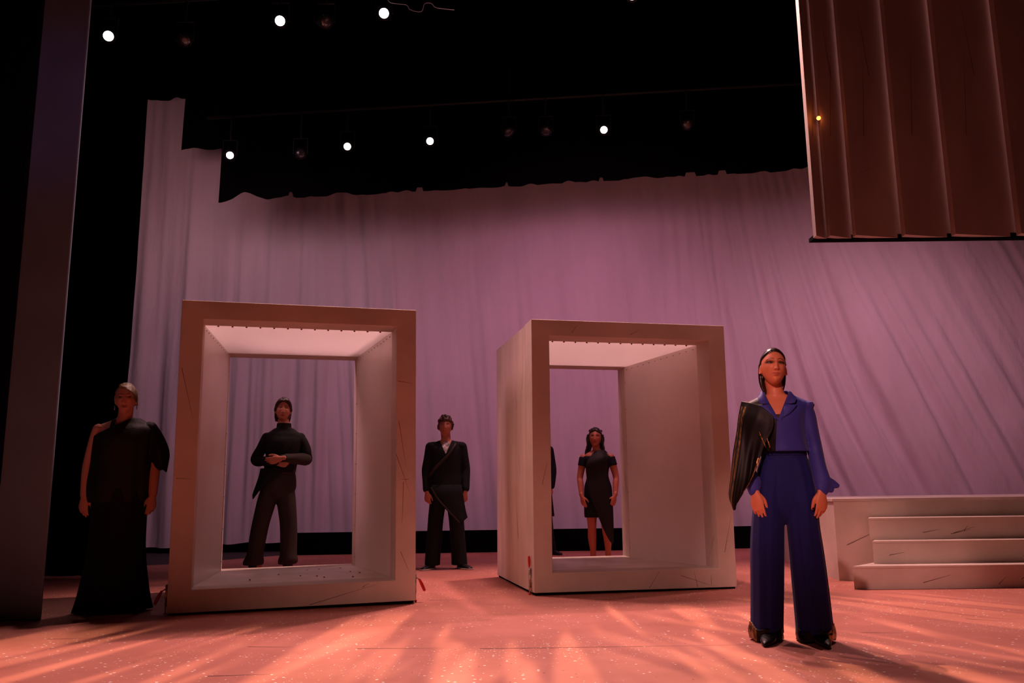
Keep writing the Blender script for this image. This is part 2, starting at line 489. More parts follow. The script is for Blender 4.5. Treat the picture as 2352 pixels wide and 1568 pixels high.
link_mesh('bottom_rail', bm, MT['dark'], pn)


# ================================================================= PORTAL BOXES
def mark(bm, p, q, n, w=.002, mi=1):
    w = min(w, .0028)
    """a thin dark scratch lying on a face (n = face normal)"""
    p = Vector(p); q = Vector(q); n = Vector(n); s = (q - p).cross(n).normalized() * w; off = n * .0012
    bm.faces.new([bm.verts.new(k + off) for k in (p - s, q - s * .3, q + s * .3, p + s)]).material_index = mi


def toggle_clamp(parent, loc, rot, folded):
    """steel toggle clamp with a red grip"""
    t = bpy.data.objects.new('toggle_clamp', None); C.objects.link(t); t.parent = parent; t.location = loc; t.rotation_euler = rot
    bm = bmesh.new()
    box(bm, -.004, .003, -.02, .02, -.17, .02)
    box(bm, -.022, -.004, -.012, -.006, -.13, .03); box(bm, -.022, -.004, .006, .012, -.13, .03)
    for z in (-.11, -.06, -.01, .015): ball(bm, (-.02, 0, z), (.007, .015, .007), u=8, v=6)
    tube(bm, [(-.018, 0, -.17, .005, .005), (-.018, 0, -.06, .005, .005)], n=3, seg=8)
    ball(bm, (-.018, 0, -.185), .012, 1, 10, 8)
    link_mesh('clamp_body', bm, [MT['steel'], MT['red']], t, True)
    bm = bmesh.new()
    if folded: tube(bm, [(-.02, 0, .0, .005, .005), (-.06, 0, -.03, .005, .005)], n=3, seg=8); tube(bm, [(-.05, 0, -.02, .009, .011), (-.07, 0, -.06, .013, .014), (-.09, 0, -.105, .011, .012)], n=8, seg=10, mi=1)
    else: tube(bm, [(-.018, 0, .0, .005, .005), (-.018, 0, .05, .005, .005)], n=3, seg=8); tube(bm, [(-.018, 0, .045, .008, .009), (-.018, .0, .08, .012, .013), (-.02, 0, .125, .011, .012)], n=8, seg=10, mi=1)
    link_mesh('grip_handle', bm, [MT['steel'], MT['red']], t, True)


def portal(label, loc, yaw, tilt, s2l, s2r, t2, b2, marks, clamps, ts=.162, tt=.145, tb=.162):
    W, H, D = 1.842, 2.353, 1.681
    root = thing('portal_box', label, 'open box', loc, (0, -tilt, yaw))
    h = W / 2; d1 = .27; d2 = .22

    def frame(name, y0, y1, sl, sr, t, b, mk=()):
        bm = bmesh.new()
        o = [(-h, 0), (h, 0), (h, H), (-h, H)]; i_ = [(-h + sl, b), (h - sr, b), (h - sr, H - t), (-h + sl, H - t)]
        V = {}
        for k, lst in (('o', o), ('i', i_)):
            for y in (y0, y1): V[k, y] = [bm.verts.new((x, y, z)) for x, z in lst]
        for a in range(4):
            c = (a + 1) % 4
            bm.faces.new((V['o', y0][a], V['o', y0][c], V['i', y0][c], V['i', y0][a]))
            bm.faces.new((V['o', y1][c], V['o', y1][a], V['i', y1][a], V['i', y1][c]))
            bm.faces.new((V['o', y0][c], V['o', y0][a], V['o', y1][a], V['o', y1][c]))
            bm.faces.new((V['i', y0][a], V['i', y0][c], V['i', y1][c], V['i', y1][a]))
        bmesh.ops.recalc_face_normals(bm, faces=bm.faces)
        bevel(bm, .003)
        for (p, q, n) in mk: mark(bm, p, q, n)
        return link_mesh(name, bm, [MT['wood'], MT['scratch']], root)
    frame('front_frame', 0, d1, ts, ts, tt, tb, marks)
    frame('back_frame', D - d2, D, s2l, s2r, t2, b2)
    # side walls: outer skin straight, inner lining splayed from the front to the back frame
    e = .002
    for sgn, s2 in ((-1, s2l), (1, s2r)):
        bm = bmesh.new()
        a = sgn * h; f = sgn * (h - ts + .006); g = sgn * (h - s2 + .006)
        hexa(bm, [(a, d1 + e, .0), (f, d1 + e, .0), (g, D - d2 - e, .0), (a, D - d2 - e, .0),
                  (a, d1 + e, H - .01), (f, d1 + e, H - .01), (g, D - d2 - e, H - .01), (a, D - d2 - e, H - .01)])
        bm.faces.ensure_lookup_table()
        for fc in bm.faces:
            c = fc.calc_center_median()
            if abs(c.x) < h - .01: fc.material_index = 1
        if sgn < 0:
            for k in range(9):
                y = rs.uniform(.35, 1.3); z = rs.uniform(.3, 2.0); mark(bm, (a, y, z), (a, y + rs.uniform(-.15, .15), z + rs.uniform(.2, .5)), (-1, 0, 0), .0025, 2)
        # row of staples along the lining's top and edges
        for k in range(12):
            t = (k + .5) / 12; y = d1 + (D - d1 - d2) * t; x = sgn * (h - ts + (ts - s2) * t) - sgn * .004
            z = H - (tt + (t2 - tt) * t) - .03
            box(bm, x - .004, x + .004, y - .008, y + .008, z - .005, z + .002, 3)
        for k in range(7):
            z = .25 + k * .29
            box(bm, sgn * (h - s2) - .005, sgn * (h - s2) + .005, D - d2 - .02, D - d2 - .012, z, z + .008, 3)
        link_mesh('side_wall', bm, [MT['side'], MT['lining'], MT['scratch'], MT['steel']], root)
    # translucent ceiling sheet and floor deck
    bm = bmesh.new()
    hexa(bm, [(-h + ts - .004, d1 + e, H - tt + .004), (h - ts + .004, d1 + e, H - tt + .004), (h - s2r + .004, D - d2 - e, H - t2 + .004), (-h + s2l - .004, D - d2 - e, H - t2 + .004),
              (-h + ts - .004, d1 + e, H - tt + .008), (h - ts + .004, d1 + e, H - tt + .008), (h - s2r + .004, D - d2 - e, H - t2 + .008), (-h + s2l - .004, D - d2 - e, H - t2 + .008)])
    for k in range(13):
        x = -h + ts + .1 + (W - 2 * ts - .2) * k / 12
        box(bm, x - .007, x + .007, d1 + .001, d1 + .008, H - tt - .008, H - tt + .003, 1)
    cs = link_mesh('ceiling_sheet', bm, [MT['top'], MT['scratch']], root); cs['label'] = 'white translucent ceiling sheet lit from above'
    bm = bmesh.new()
    hexa(bm, [(-h + ts - .004, d1 + e, .03), (h - ts + .004, d1 + e, .03), (h - s2r + .004, D - d2 - e, .03), (-h + s2l - .004, D - d2 - e, .03),
              (-h + ts - .004, d1 + e, tb - .002), (h - ts + .004, d1 + e, tb - .002), (h - s2r + .004, D - d2 - e, b2 - .002), (-h + s2l - .004, D - d2 - e, b2 - .002)])
    for (p, q) in (((-.42, .42, tb + .001), (.15, .44, tb + .001)), ((.02, .5, tb + .001), (.2, .5, tb + .001)), ((.35, 1.0, tb + .005), (.62, .6, tb + .003)), ((-.1, 1.3, tb + .008), (.4, 1.32, tb + .008))):
        mark(bm, p, q, (0, 0, 1), .005)
    for k in range(12 if s2l < .35 else 0):
        x = rs.uniform(-.5, .6); y = rs.uniform(.32, 1.3)
        box(bm, x, x + .012, y, y + .012, tb, tb + .008, 1)
    link_mesh('deck_panel', bm, [MT['deck'], MT['scratch']], root)
    bm = bmesh.new(); box(bm, -h + .012, h - .012, .012, D - .012, -.019, .0)
    link_mesh('base_skid', bm, MT['dark'], root)
    for (cx, cz, rot, fold) in clamps: toggle_clamp(root, (cx, .1, cz), rot, fold)
    return root


h_ = .921
mk1 = [((-.90, 0, 1.82), (-.80, 0, 1.42), (0, -1, 0)), ((-.90, 0, .98), (-.79, 0, .975), (0, -1, 0)), ((.78, 0, 1.42), (.84, 0, 1.05), (0, -1, 0)),
       ((.86, 0, .95), (.80, 0, .95), (0, -1, 0)), ((.82, 0, .93), (.81, 0, .6), (0, -1, 0)), ((.80, 0, .38), (.87, 0, .22), (0, -1, 0)),
       ((.10, 0, .01), (.62, 0, .14), (0, -1, 0)), ((.5, 0, .12), (.55, 0, .15), (0, -1, 0)), ((.76, 0, 1.15), (.88, 0, .82), (0, -1, 0)), ((.77, 0, 1.75), (.9, 0, 1.73), (0, -1, 0)),
       ((.45, .1, 2.208), (.48, .2, 2.208), (0, 0, -1))]
mk2 = [((-.55, 0, 2.24), (-.5, 0, 2.31), (0, -1, 0)), ((.0, 0, 2.24), (.1, 0, 2.29), (0, -1, 0)), ((-.84, 0, .9), (-.79, 0, 1.1), (0, -1, 0)), ((.1, 0, .01), (.2, 0, .15), (0, -1, 0)),
       ((.55, 0, .01), (.52, 0, .15), (0, -1, 0)), ((.4, 0, .11), (.7, 0, .01), (0, -1, 0)), ((.68, 0, .03), (.68, 0, .11), (0, -1, 0)), ((.82, 0, .3), (.9, 0, .62), (0, -1, 0)),
       ((.79, .12, .85), (.758, .2, 1.2), (-1, 0, 0)), ((.759, .06, .45), (.759, .22, .22), (-1, 0, 0))]
portal('left cream box frame with glowing ceiling, person with clasped hands seen through it',
       (-1.67, 6.729, .02), .2933, .0063, .322, .322, .187, .171, mk1,
       [(-h_, .17, (0, 0, 0), True), (h_, .17, (0, 0, PI), True)])
portal('cream box frame with streaked left flank, person in short dress seen through it',
       (1.065, 7.599, .02), .2044, -.0045, .36, .478, .193, .164, mk2,
       [(-h_, .165, (0, 0, 0), False)])

# ================================================================= PLATFORM AND STEPS
pf = thing('stage_platform', 'wide pale grey raised platform behind the three steps at the right', 'platform', (3.08, 8.34, 0))
bm = bmesh.new()
hexa(bm, [(0, 0, 0), (5.2, .15, 0), (5.2, 2.6, 0), (.25, 2.45, 0), (0, 0, .74), (5.2, .15, .74), (5.2, 2.6, .74), (.25, 2.45, .74)])
for (p, q) in (((.1, 0, .33), (.42, 0, .47)), ((.42, .0, .47), (.45, 0, .60))): mark(bm, p, q, (0, -1, 0), .004)
link_mesh('platform_body', bm, [MT['wood'], MT['scratch']], pf)
bm = bmesh.new()
hexa(bm, [(-.015, -.012, .74), (5.2, .14, .74), (5.2, 2.6, .74), (.235, 2.46, .74), (-.015, -.012, .765), (5.2, .14, .765), (5.2, 2.6, .765), (.235, 2.46, .765)])
link_mesh('platform_top', bm, MT['deck'], pf)
for m_ in (((-.001, .3, .5), (.12, 1.0, .2)), ((.02, .3, .12), (.0, .08, .01))): pass
st = thing('stair_unit', 'flight of three pale steps standing against the front of the platform', 'steps', (2.94, 7.62, 0))
for i, (xl, y0, z0, z1, x1_, sl) in enumerate([(0.0, 0, 0, .195, 5.0, .95), (.28, .225, .195, .392, 5.0, .55), (.345, .43, .392, .588, 5.0, .48)]):
    bm = bmesh.new()
    xb = xl + (.70 - y0) * sl   # the left end is cut at a slant
    hexa(bm, [(xl, y0, z0), (x1_, y0, z0), (x1_, .70, z0), (xb, .70, z0), (xl, y0, z1 - .018), (x1_, y0, z1 - .018), (x1_, .70, z1 - .018), (xb, .70, z1 - .018)])
    hexa(bm, [(xl - .006, y0 - .008, z1 - .018), (x1_, y0 - .008, z1 - .018), (x1_, .70, z1 - .018), (xb - .004, .70, z1 - .018), (xl - .006, y0 - .008, z1), (x1_, y0 - .008, z1), (x1_, .70, z1), (xb - .004, .70, z1)])
    for k in range(5):
        x = xl + rs.uniform(.1, 2.2); z = z0 + rs.uniform(.03, .1); mark(bm, (x, y0, z), (x + rs.uniform(-.05, .25), y0, z + rs.uniform(.02, .1)), (0, -1, 0), .003)
    link_mesh('step', bm, [MT['wood'], MT['scratch']], st)
# ================================================================= LANTERNS
PIPES = {9: (6.40, .056), 11.5: (6.14, .05)}


def pipe_z(loc):
    a, b = PIPES[loc[1]]
    return a + b * (loc[0] + 4) + .1


def lantern(label, loc, lit, target=(0, 0, .9), r=.062, tilt=0, group='lanterns hung over the stage'):
    t = thing('stage_lantern', label, 'stage light', loc, group=group)
    q = (Vector(target) - Vector(loc)).to_track_quat('-Z', 'Y')
    hd = bpy.data.objects.new('lantern_head', None)
    bm = bmesh.new()
    # can body with rear taper and front ring, axis -Z = beam
    zloft(bm, [(.30, 0, 0, .03, .03), (.27, 0, 0, .055, .055), (.16, 0, 0, .07, .07), (.03, 0, 0, .082, .082), (.0, 0, 0, .084, .084), (-.012, 0, 0, .084, .084)], n=20, seg=24)
    for k in range(4):
        a = PI / 4 + k * PI / 2; box(bm, .08 * math.cos(a) - .008, .08 * math.cos(a) + .008, .08 * math.sin(a) - .008, .08 * math.sin(a) + .008, -.03, .01)
    bd = link_mesh('can_body', bm, MT['can'], t, True); bd.rotation_mode = 'QUATERNION'; bd.rotation_quaternion = q
    bm = bmesh.new(); zloft(bm, [(-.013, 0, 0, r, r), (-.016, 0, 0, r, r), (-.026, 0, 0, r * .6, r * .6), (-.028, 0, 0, r * .2, r * .2)], n=8, seg=24)
    ln = link_mesh('lens', bm, MT['lens' if lit else 'glass'], t, True); ln.rotation_mode = 'QUATERNION'; ln.rotation_quaternion = q
    bm = bmesh.new()
    for s in (-1, 1): box(bm, s * .1 - .004, s * .1 + .004, -.015, .015, -.01, .22)
    box(bm, -.104, .104, -.015, .015, .22, .228)
    zp = pipe_z(loc) - loc[2]
    box(bm, -.012, .012, -.012, .012, .228, zp - .026); box(bm, -.02, .02, -.03, .03, zp - .03, zp - .0245)
    link_mesh('yoke', bm, MT['can'], t)
    if lit:
        L = add_light('lantern_beam', 'SPOT', (0, 0, 0), (0, 0, -1), lit, (1, .66, .64), .05, 60, .7)
        L.parent = t; L.rotation_mode = 'QUATERNION'
        L.rotation_quaternion = (Vector((loc[0] * .7, 4.6, 0)) - Vector(loc)).to_track_quat('-Z', 'Y')
        L.location = q @ Vector((0, 0, -.12))
    return t


for (x, y, z), lab in (((-4.6, 9, 6.073), 'lit lantern at the far left, beside the grey pilaster top'), ((-2.633, 9, 6.239), 'second lit lantern from the left of the upper row'),
                       ((-1.436, 9, 6.32), 'lit lantern just left of the loose cable at the top'), ((1.438, 9, 6.515), 'lit lantern cut by the top edge of the picture')):
    lantern(lab, (x, y, z), 150 if x > -4 else 35, r=.055)
for (x, y, z), lab in (((-4.005, 11.5, 5.647), 'lit lantern of the lower row nearest the backcloth corner'), ((-2.328, 11.5, 5.76), 'lower row lit lantern right of a dim tilted one'),
                       ((-1.144, 11.5, 5.827), 'lower row lit lantern above the middle of the border'), ((1.355, 11.5, 5.969), 'rightmost lit lantern of the lower row')):
    lantern(lab, (x, y, z), 60 if x > -4 else 20, r=.050)
for (x, y, z), tg, lab in (((-3.72, 9, 6.013), (-1, 3, 1), 'unlit lantern between the first two lit ones of the upper row'), ((-2.105, 9, 6.224), (2, 4, 2), 'unlit lantern right of the second upper lit one'),
                           ((-2.996, 11.5, 5.659), (0, 0, 2), 'unlit tilted lantern between two lit ones of the lower row'), ((-.009, 11.5, 5.953), (3, 8, 0), 'unlit lantern left of the gleaming one, lower row'),
                           ((.523, 11.5, 5.959), (0, 8, 0), 'unlit lantern with a gleaming rim in the lower row'), ((2.558, 11.5, 6.037), (2, 3, 0), 'unlit lantern at the right end of the lower row')):
    lantern(lab, (x, y, z), 0, tg)
for y, lab in ((9, 'black pipe carrying the upper row of lanterns'), (11.5, 'black pipe carrying the lower row of lanterns')):
    bm = bmesh.new(); xa = -6 if y < 10 else -4.35; za = pipe_z((xa, y)); zb = pipe_z((5, y)); tube(bm, [(xa, y, za, .024, .024), (5, y, zb, .024, .024)], n=3, seg=10, side=(0, 1, 0))
    for x in (xa + .1, 0, 4.6): tube(bm, [(x, y, pipe_z((x, y)), .004, .004), (x, y, 11.98, .004, .004)], n=3, seg=6)
    tag(link_mesh('lighting_pipe', bm, MT['can'], smooth=True), lab, 'pipe')
bm = bmesh.new()
tube(bm, [(-1.40, 8.97, 6.60, .004, .004), (-1.36, 8.9, 6.40, .004, .004), (-1.169, 8.9, 6.36, .004, .004), (-1.12, 8.9, 6.30, .004, .004), (-.995, 8.9, 6.275, .004, .004), (-.956, 8.9, 6.37, .004, .004), (-.88, 8.9, 6.375, .004, .004), (-.82, 8.9, 6.32, .004, .004), (-.62, 8.9, 6.29, .004, .004)], n=60, seg=8, side=(0, 1, 0))
tag(link_mesh('loose_cable', bm, mat('pale_cable', (.5, .45, .6), .4), smooth=True), 'thin pale loose cable squiggling beside a lit lantern at the top', 'cable')
al = thing('panel_gleam', 'small made-up glowing bead for an amber gleam on the louvred panel', 'gleam', (2.384, 6.178, 3.676))  # made-up bead and light standing in for an amber gleam on the boards
bm = bmesh.new(); ball(bm, (0, -.02, 0), .016); link_mesh('gleam_bead', bm, MT['amber'], al, True)
bm = bmesh.new(); zl = zloft(bm, [(0, 0, 0, .014, .014), (.02, 0, 0, .014, .014)], n=3, seg=12)
link_mesh('bead_mount', bm, MT['can'], al, True, rot=(PI / 2, 0, 0))
L = add_light('amber_glow', 'POINT', (0, -.05, 0), (0, -1, 0), .12, (1, .2, .04), .02); L.parent = al

# ================================================================= PEOPLE
SKIN = dict(fair=(.44, .165, .105), dusk=(.46, .15, .085), warm=(.62, .20, .10), pale=(.66, .28, .18))
MT['skin'] = vcol_mat('skin', .48, .35, sss=.06)
MT['eye'] = mat('eye_white', (.30, .24, .22), .15, spec=.6)
MT['iris'] = mat('dark_iris', (.02, .012, .008), .1, spec=.7)


def hair_mat(name, col, rough=.35):
    return mat(name, col, rough, spec=.5, noise_s=30, noise_a=.5, bump=.5, bump_s=60, stretch=(1, .3, .25))


def fab(name, col, rough=.7, sheen=0, metal=0, spec=.25, bump=.15, bs=45):
    return mat(name, col, rough, metal=metal, spec=spec, noise_s=7, noise_a=.12, bump=bump, bump_s=bs, sheen=sheen)


def head_pt(d, male=0):
    x, y, z = d
    px, py, pz = .073 * x, .092 * y, .116 * z
    if z < 0:
        t = -z
        px *= 1 - (.26 - .1 * male) * t * t
        py -= .026 * t * t
        if y > 0: py -= .075 * t * y
    else:
        if y > 0: py *= 1.06
    return Vector((px, py, pz))


def face_shape(p, male=0):
    """p: head-local point; returns the displaced point (features of the face)"""
    x, y, z = p
    if y > -.015 or abs(z) > .135 or abs(x) > .085: return p
    k = min(1, (-y - .015) / .03)
    ax = abs(x)
    d = 0
    t = max(0, min(1, (.022 - z) / .055))
    d += (.006 + .014 * t) * g2(x, 0, 0, 0, .0085 + .004 * t, 1) * (1 if -.036 < z < .026 else math.exp(-((z + .036 if z < 0 else z - .026) / .006) ** 2))
    d += .006 * g2(ax, z, .011, -.034, .006, .006)
    d -= .010 * g2(ax, z, .031, .010, .015, .009)
    d += (.004 + .002 * male) * g2(ax, z, .028, .028, .018, .007)
    d += .004 * g2(ax, z, .045, -.02, .016, .016)
    d -= .003 * g2(ax, z, .045, -.055, .016, .018)
    d += .0065 * g2(ax, z, .005, -.0585, .013, .0045)
    d += .0070 * g2(x, z, 0, -.0695, .013, .0050)
    d -= .0045 * g2(x, z, 0, -.0640, .022, .0022)
    d -= .003 * g2(x, z, 0, -.079, .018, .005)
    d += .007 * g2(x, z, 0, -.097, .017 + .006 * male, .013)
    return Vector((x, y - d * k, z))


class Person:
    def __init__(s, label, loc, rz, H, head, head_rot, male=0, skin='fair', voxel=.006, makeup=0, group=None, bulk=1.0):
        s.root = thing('person', label, 'person', loc, (0, 0, rz), group)
        s.k = H / 1.70; s.male = male; s.skin = SKIN[skin]; s.voxel = voxel; s.makeup = makeup
        s.HM = Matrix.Translation(Vector(head)) @ Euler(head_rot).to_matrix().to_4x4()
        s.HI = s.HM.inverted(); s.bm = bmesh.new(); s.bulk = bulk
        s.nails = []

    def head(s, neck_base, nr=.052):
        u, v = 48, 32
        rings = []
        for j in range(1, v):
            ph = -PI / 2 + PI * j / v
            rings.append([s.HM @ head_pt((math.cos(ph) * math.cos(a), math.cos(ph) * math.sin(a), math.sin(ph)), s.male) for a in (2 * PI * i / u for i in range(u))])
        loft(s.bm, rings)
        # ears
        for sx in (-1, 1):
            c = s.HM @ Vector((sx * .0745, .012, -.012)); q = s.HM.to_3x3() @ Euler((0, R(-12) * sx, R(25) * sx)).to_matrix()
            ball(s.bm, c, (.006, .017, .030), u=10, v=8, rot=q.to_euler())
            ball(s.bm, s.HM @ Vector((sx * .0755, .004, -.034)), (.006, .008, .010), u=8, v=6)
        a = Vector(neck_base); b = s.HM @ Vector((0, .026, -.055)); m = (a + b) / 2 + Vector((0, .006, 0))
        tube(s.bm, [(*a, nr * 1.3, nr * 1.15), (*(a * .7 + b * .3), nr * 1.03, nr * 1.0), (*m, nr, nr), (*b, nr, nr * 1.02)], n=10, seg=24)

    def torso(s, keys):
        zloft(s.bm, keys, n=26, seg=36, power=2.3)

    def limb(s, pts, side=(1, 0, 0), seg=18, n=18):
        tube(s.bm, [(*p, r if isinstance(r, float) else r[0], r if isinstance(r, float) else r[1]) for p, r in pts], n=n, seg=seg, side=side)

    def hand(s, wrist, d, t, curl=.35, sc=1.0, spread=.15, thumb=(.55, .25)):
        """wrist point, d = towards the knuckles, t = thumb side; fingers curl towards the palm"""
        W = Vector(wrist); d = Vector(d).normalized(); t = Vector(t); t = (t - d * t.dot(d)).normalized(); n = d.cross(t) if s.hs < 0 else t.cross(d)  # n: palm side
        def P(a, b, c): return W + (d * a + t * b + n * c) * sc
        # palm
        tube(s.bm, [(*P(-.035, 0, 0), .024 * sc, .019 * sc), (*P(-.005, 0, 0), .026 * sc, .019 * sc), (*P(.03, .002, .001), .034 * sc, .018 * sc), (*P(.06, .001, .002), .040 * sc, .0155 * sc), (*P(.082, -.001, .003), .038 * sc, .0125 * sc)], n=12, seg=18, side=tuple(t))
        ball(s.bm, P(.03, .022, .008), (.016 * sc,) * 3, u=10, v=8)
        for i, (off, L, r) in enumerate(((.0295, .068, .0096), (.0098, .077, .0099), (-.0100, .071, .0095), (-.0285, .055, .0084))):
            b = P(.080 - abs(i - 1) * .004, off, .003)
            ang = curl * (.55 + .12 * i); dirv = d * math.cos(ang * .6) + n * math.sin(ang * .6) + t * (1.5 - i) * .05 * spread
            keys = [(*(b - d * .016 * sc), r * sc, r * sc), (*b, r * .98 * sc, r * .96 * sc)]; p = b
            aa = ang * .6
            for q, fr in enumerate((.42, .32, .26)):
                aa += ang * (.9 if q else .3)
                dv = (d * math.cos(aa) + n * math.sin(aa) + t * (1.5 - i) * .05 * spread * (1 if q == 0 else .4)).normalized()
                p = p + dv * L * fr * sc
                rr = r * (1 - .10 * (q + 1)) * sc
                keys.append((*p, rr, rr))
            tube(s.bm, keys, n=12, seg=10, side=tuple(t))
        # thumb from the side of the palm near its base
        b = P(.018, .022, .006); th1, th2 = thumb
        p1 = b + (d * .72 + t * th1 + n * .25).normalized() * .036 * sc
        p2 = p1 + (d * .88 + t * th2 + n * .25).normalized() * .032 * sc
        p3 = p2 + (d * .97 + t * th2 * .3 + n * .25).normalized() * .024 * sc
        tube(s.bm, [(*b, .0135 * sc, .013 * sc), (*p1, .0115 * sc, .011 * sc), (*p2, .0102 * sc, .0098 * sc), (*p3, .0088 * sc, .0078 * sc)], n=12, seg=10, side=tuple(t))
        s.nails.append((p3 - n * .008 * sc, .0068 * sc))

    def finish(s, nail=None, lip=(.42, .10, .07), brow=(.05, .025, .018), shadow=(.05, .025, .02)):
        me = remesh(s.bm, s.voxel, 3, .5)
        for v in me.vertices:
            lp = s.HI @ v.co
            if lp.length < .17:
                q = face_shape(lp, s.male)
                v.co = s.HM @ q
        sk = Vector(s.skin)

        def col(co):
            lp = s.HI @ co
            c = sk.copy()
            if lp.length < .2 and lp.y < -.02:
                ax = abs(lp.x)
                a = max(g2(ax, lp.z, .010, -.0590, .013, .0042), g2(lp.x, lp.z, 0, -.0692, .016, .0050)); a = min(1, a * 1.6)
                c = c.lerp(Vector(lip), a * .85)
                # brow arc
                bz = .0285 + .006 * math.sin((ax - .012) / .036 * PI) - .05 * max(0, ax - .042)
                if .010 < ax < .054: c = c.lerp(Vector(brow), min(1, math.exp(-((lp.z - bz) / .0036) ** 2) * 1.2) * .85)
                if s.makeup:
                    a = g2(ax, lp.z, .033, .011, .019, .0085) * 1.5 + g2(ax, lp.z, .050, .015, .009, .006) * .8
                    c = c.lerp(Vector(shadow), min(1, a * 1.15) * s.makeup)
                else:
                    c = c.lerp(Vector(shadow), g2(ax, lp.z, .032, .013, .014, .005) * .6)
                c = c.lerp(Vector((.1, .04, .03)), g2(ax, lp.z, .008, -.040, .0045, .0028) * .8)
            if nail:
                for p, r in s.nails:
                    if (co - p).length < r * 1.15: c = Vector(nail)
            return c
        s.body = mesh_obj('body', me, MT['skin'], s.root, col)
        # eyes
        for sx in (-1, 1):
            bm = bmesh.new()
            c = face_shape(head_pt(Vector((sx * .43, -.90, .09)).normalized(), s.male), s.male)
            c = Vector((sx * .0315, c.y + (.0075 if s.makeup > .8 else .0092), .0095))
            ball(bm, s.HM @ c, .0118, 0, 14, 10)
            ball(bm, s.HM @ (c + Vector((0, -.0062, -.0005))), .0062, 1, 12, 8)
            link_mesh('eye', bm, [MT['eye'], MT['iris']], s.root, True)
            bm = bmesh.new()   # upper lid, a shell cap over the upper half of the eyeball
            rings = []
            for j in range(7):
                th = R(-8 + j * 16)   # from just above the pupil upwards
                rr = .0130
                rings.append([s.HM @ (c + Vector((rr * math.sin(a), -rr * math.cos(a) * math.cos(th), rr * math.cos(a) * math.sin(th)))) for a in (R(-78 + 156 * i / 12) for i in range(13))])
            loft(bm, rings, cap=False, closed=False)
            lm = link_mesh('eyelid', bm, MT['lid_dark'] if s.makeup else MT['lid'], s.root, True)
        return s.body

    def hair_cap(s, hairline, thick, m, noise_amp=.004, nsc=28, name='hair', extra=None, thin=-.014, voxel=None):
        """thickened scalp: offset is 'thick' where hairline(dir) > 0, sinking below the skin elsewhere"""
        bm = bmesh.new(); u, v = 96, 64; rings = []
        for j in range(1, v):
            ph = -PI / 2 + PI * j / v; ring = []
            for i in range(u):
                a = 2 * PI * i / u; d = Vector((math.cos(ph) * math.cos(a), math.cos(ph) * math.sin(a), math.sin(ph)))
                p = head_pt(d, s.male); h = max(0, min(1, hairline(d) / .16 + .5)); h = h * h * (3 - 2 * h)
                o = thin + (thick(d) if callable(thick) else thick) * h - thin * h
                o += noise_amp * h * noise.noise(Vector((d.x * nsc * .35, d.y * nsc * .35, d.z * nsc * .18)))
                ring.append(s.HM @ (p + d * o))
            rings.append(ring)
        loft(bm, rings)
        if extra: extra(bm, s.HM)
        if voxel:
            me = remesh(bm, voxel, 2); return mesh_obj(name, me, m, s.root)
        return link_mesh(name, bm, m, s.root, True)


MT['lid'] = mat('eyelid_skin', (.30, .14, .10), .5)
MT['lid_dark'] = mat('dark_eyelid', (.025, .012, .010), .4)


def garment(name, m, parent, build, voxel=.007, smooth=3, cut=None, matfn=None, label=None, planes=()):
    bm = bmesh.new(); build(bm)
    me = remesh(bm, voxel, smooth)
    if cut or planes:
        b2 = bmesh.new(); b2.from_mesh(me)
        for co, no in planes: bmesh.ops.bisect_plane(b2, geom=b2.verts[:] + b2.edges[:] + b2.faces[:], plane_co=co, plane_no=no)
        if cut: bmesh.ops.delete(b2, geom=[f for f in b2.faces if cut(f.calc_center_median())], context='FACES')
        b2.to_mesh(me); b2.free()
    o = mesh_obj(name, me, m, parent)
    if matfn:
        for p in me.polygons: p.material_index = matfn(p.center)
    if label: o['label'] = label
    return o


def folds(n=5, amp=.04, ph=0, grow=1.0, n2=11, a2=.3):
    """drapery: ripples round the garment that deepen towards t = 0 (the hem)"""
    return lambda a, t: 1 + amp * (1 - t) ** grow * (math.sin(n * a + ph + 1.2 * math.sin(a * 2 + ph)) + a2 * math.sin(n2 * a + 2.1 * ph))


def sheet(name, m, parent, grid, thick=.004, label=None, smooth=True):
    """a cloth surface from a grid of points with real thickness"""
    bm = bmesh.new()
    g = [[bm.verts.new(p) for p in row] for row in grid]
    for a, b in zip(g, g[1:]):
        for i in range(len(a) - 1): bm.faces.new((a[i], a[i + 1], b[i + 1], b[i]))
    bm.normal_update()
    nr, nc = len(g), len(g[0])
    h = [[bm.verts.new(v.co - (v.normal if v.normal.length > .1 else Vector((0, -1, 0))) * thick) for v in row] for row in g]
    for j in range(nr - 1):
        for i in range(nc - 1): bm.faces.new((h[j][i + 1], h[j][i], h[j + 1][i], h[j + 1][i + 1]))
    for i in range(nc - 1):
        bm.faces.new((g[0][i + 1], g[0][i], h[0][i], h[0][i + 1])); bm.faces.new((g[-1][i], g[-1][i + 1], h[-1][i + 1], h[-1][i]))
    for j in range(nr - 1):
        bm.faces.new((g[j][0], g[j + 1][0], h[j + 1][0], h[j][0])); bm.faces.new((g[j + 1][-1], g[j][-1], h[j][-1], h[j + 1][-1]))
    o = link_mesh(name, bm, m, parent, smooth)
    if label: o['label'] = label
    return o


def lerp_rows(rows, n, m):
    """rows: list of polylines (each a list of points); resample to an n x m grid with smooth interpolation"""
    rs_ = [spline([tuple(p) for p in r], m) for r in rows]
    cols = [spline([r[i] for r in rs_], n) for i in range(m)]
    return [[Vector(cols[i][j]) for i in range(m)] for j in range(n)]


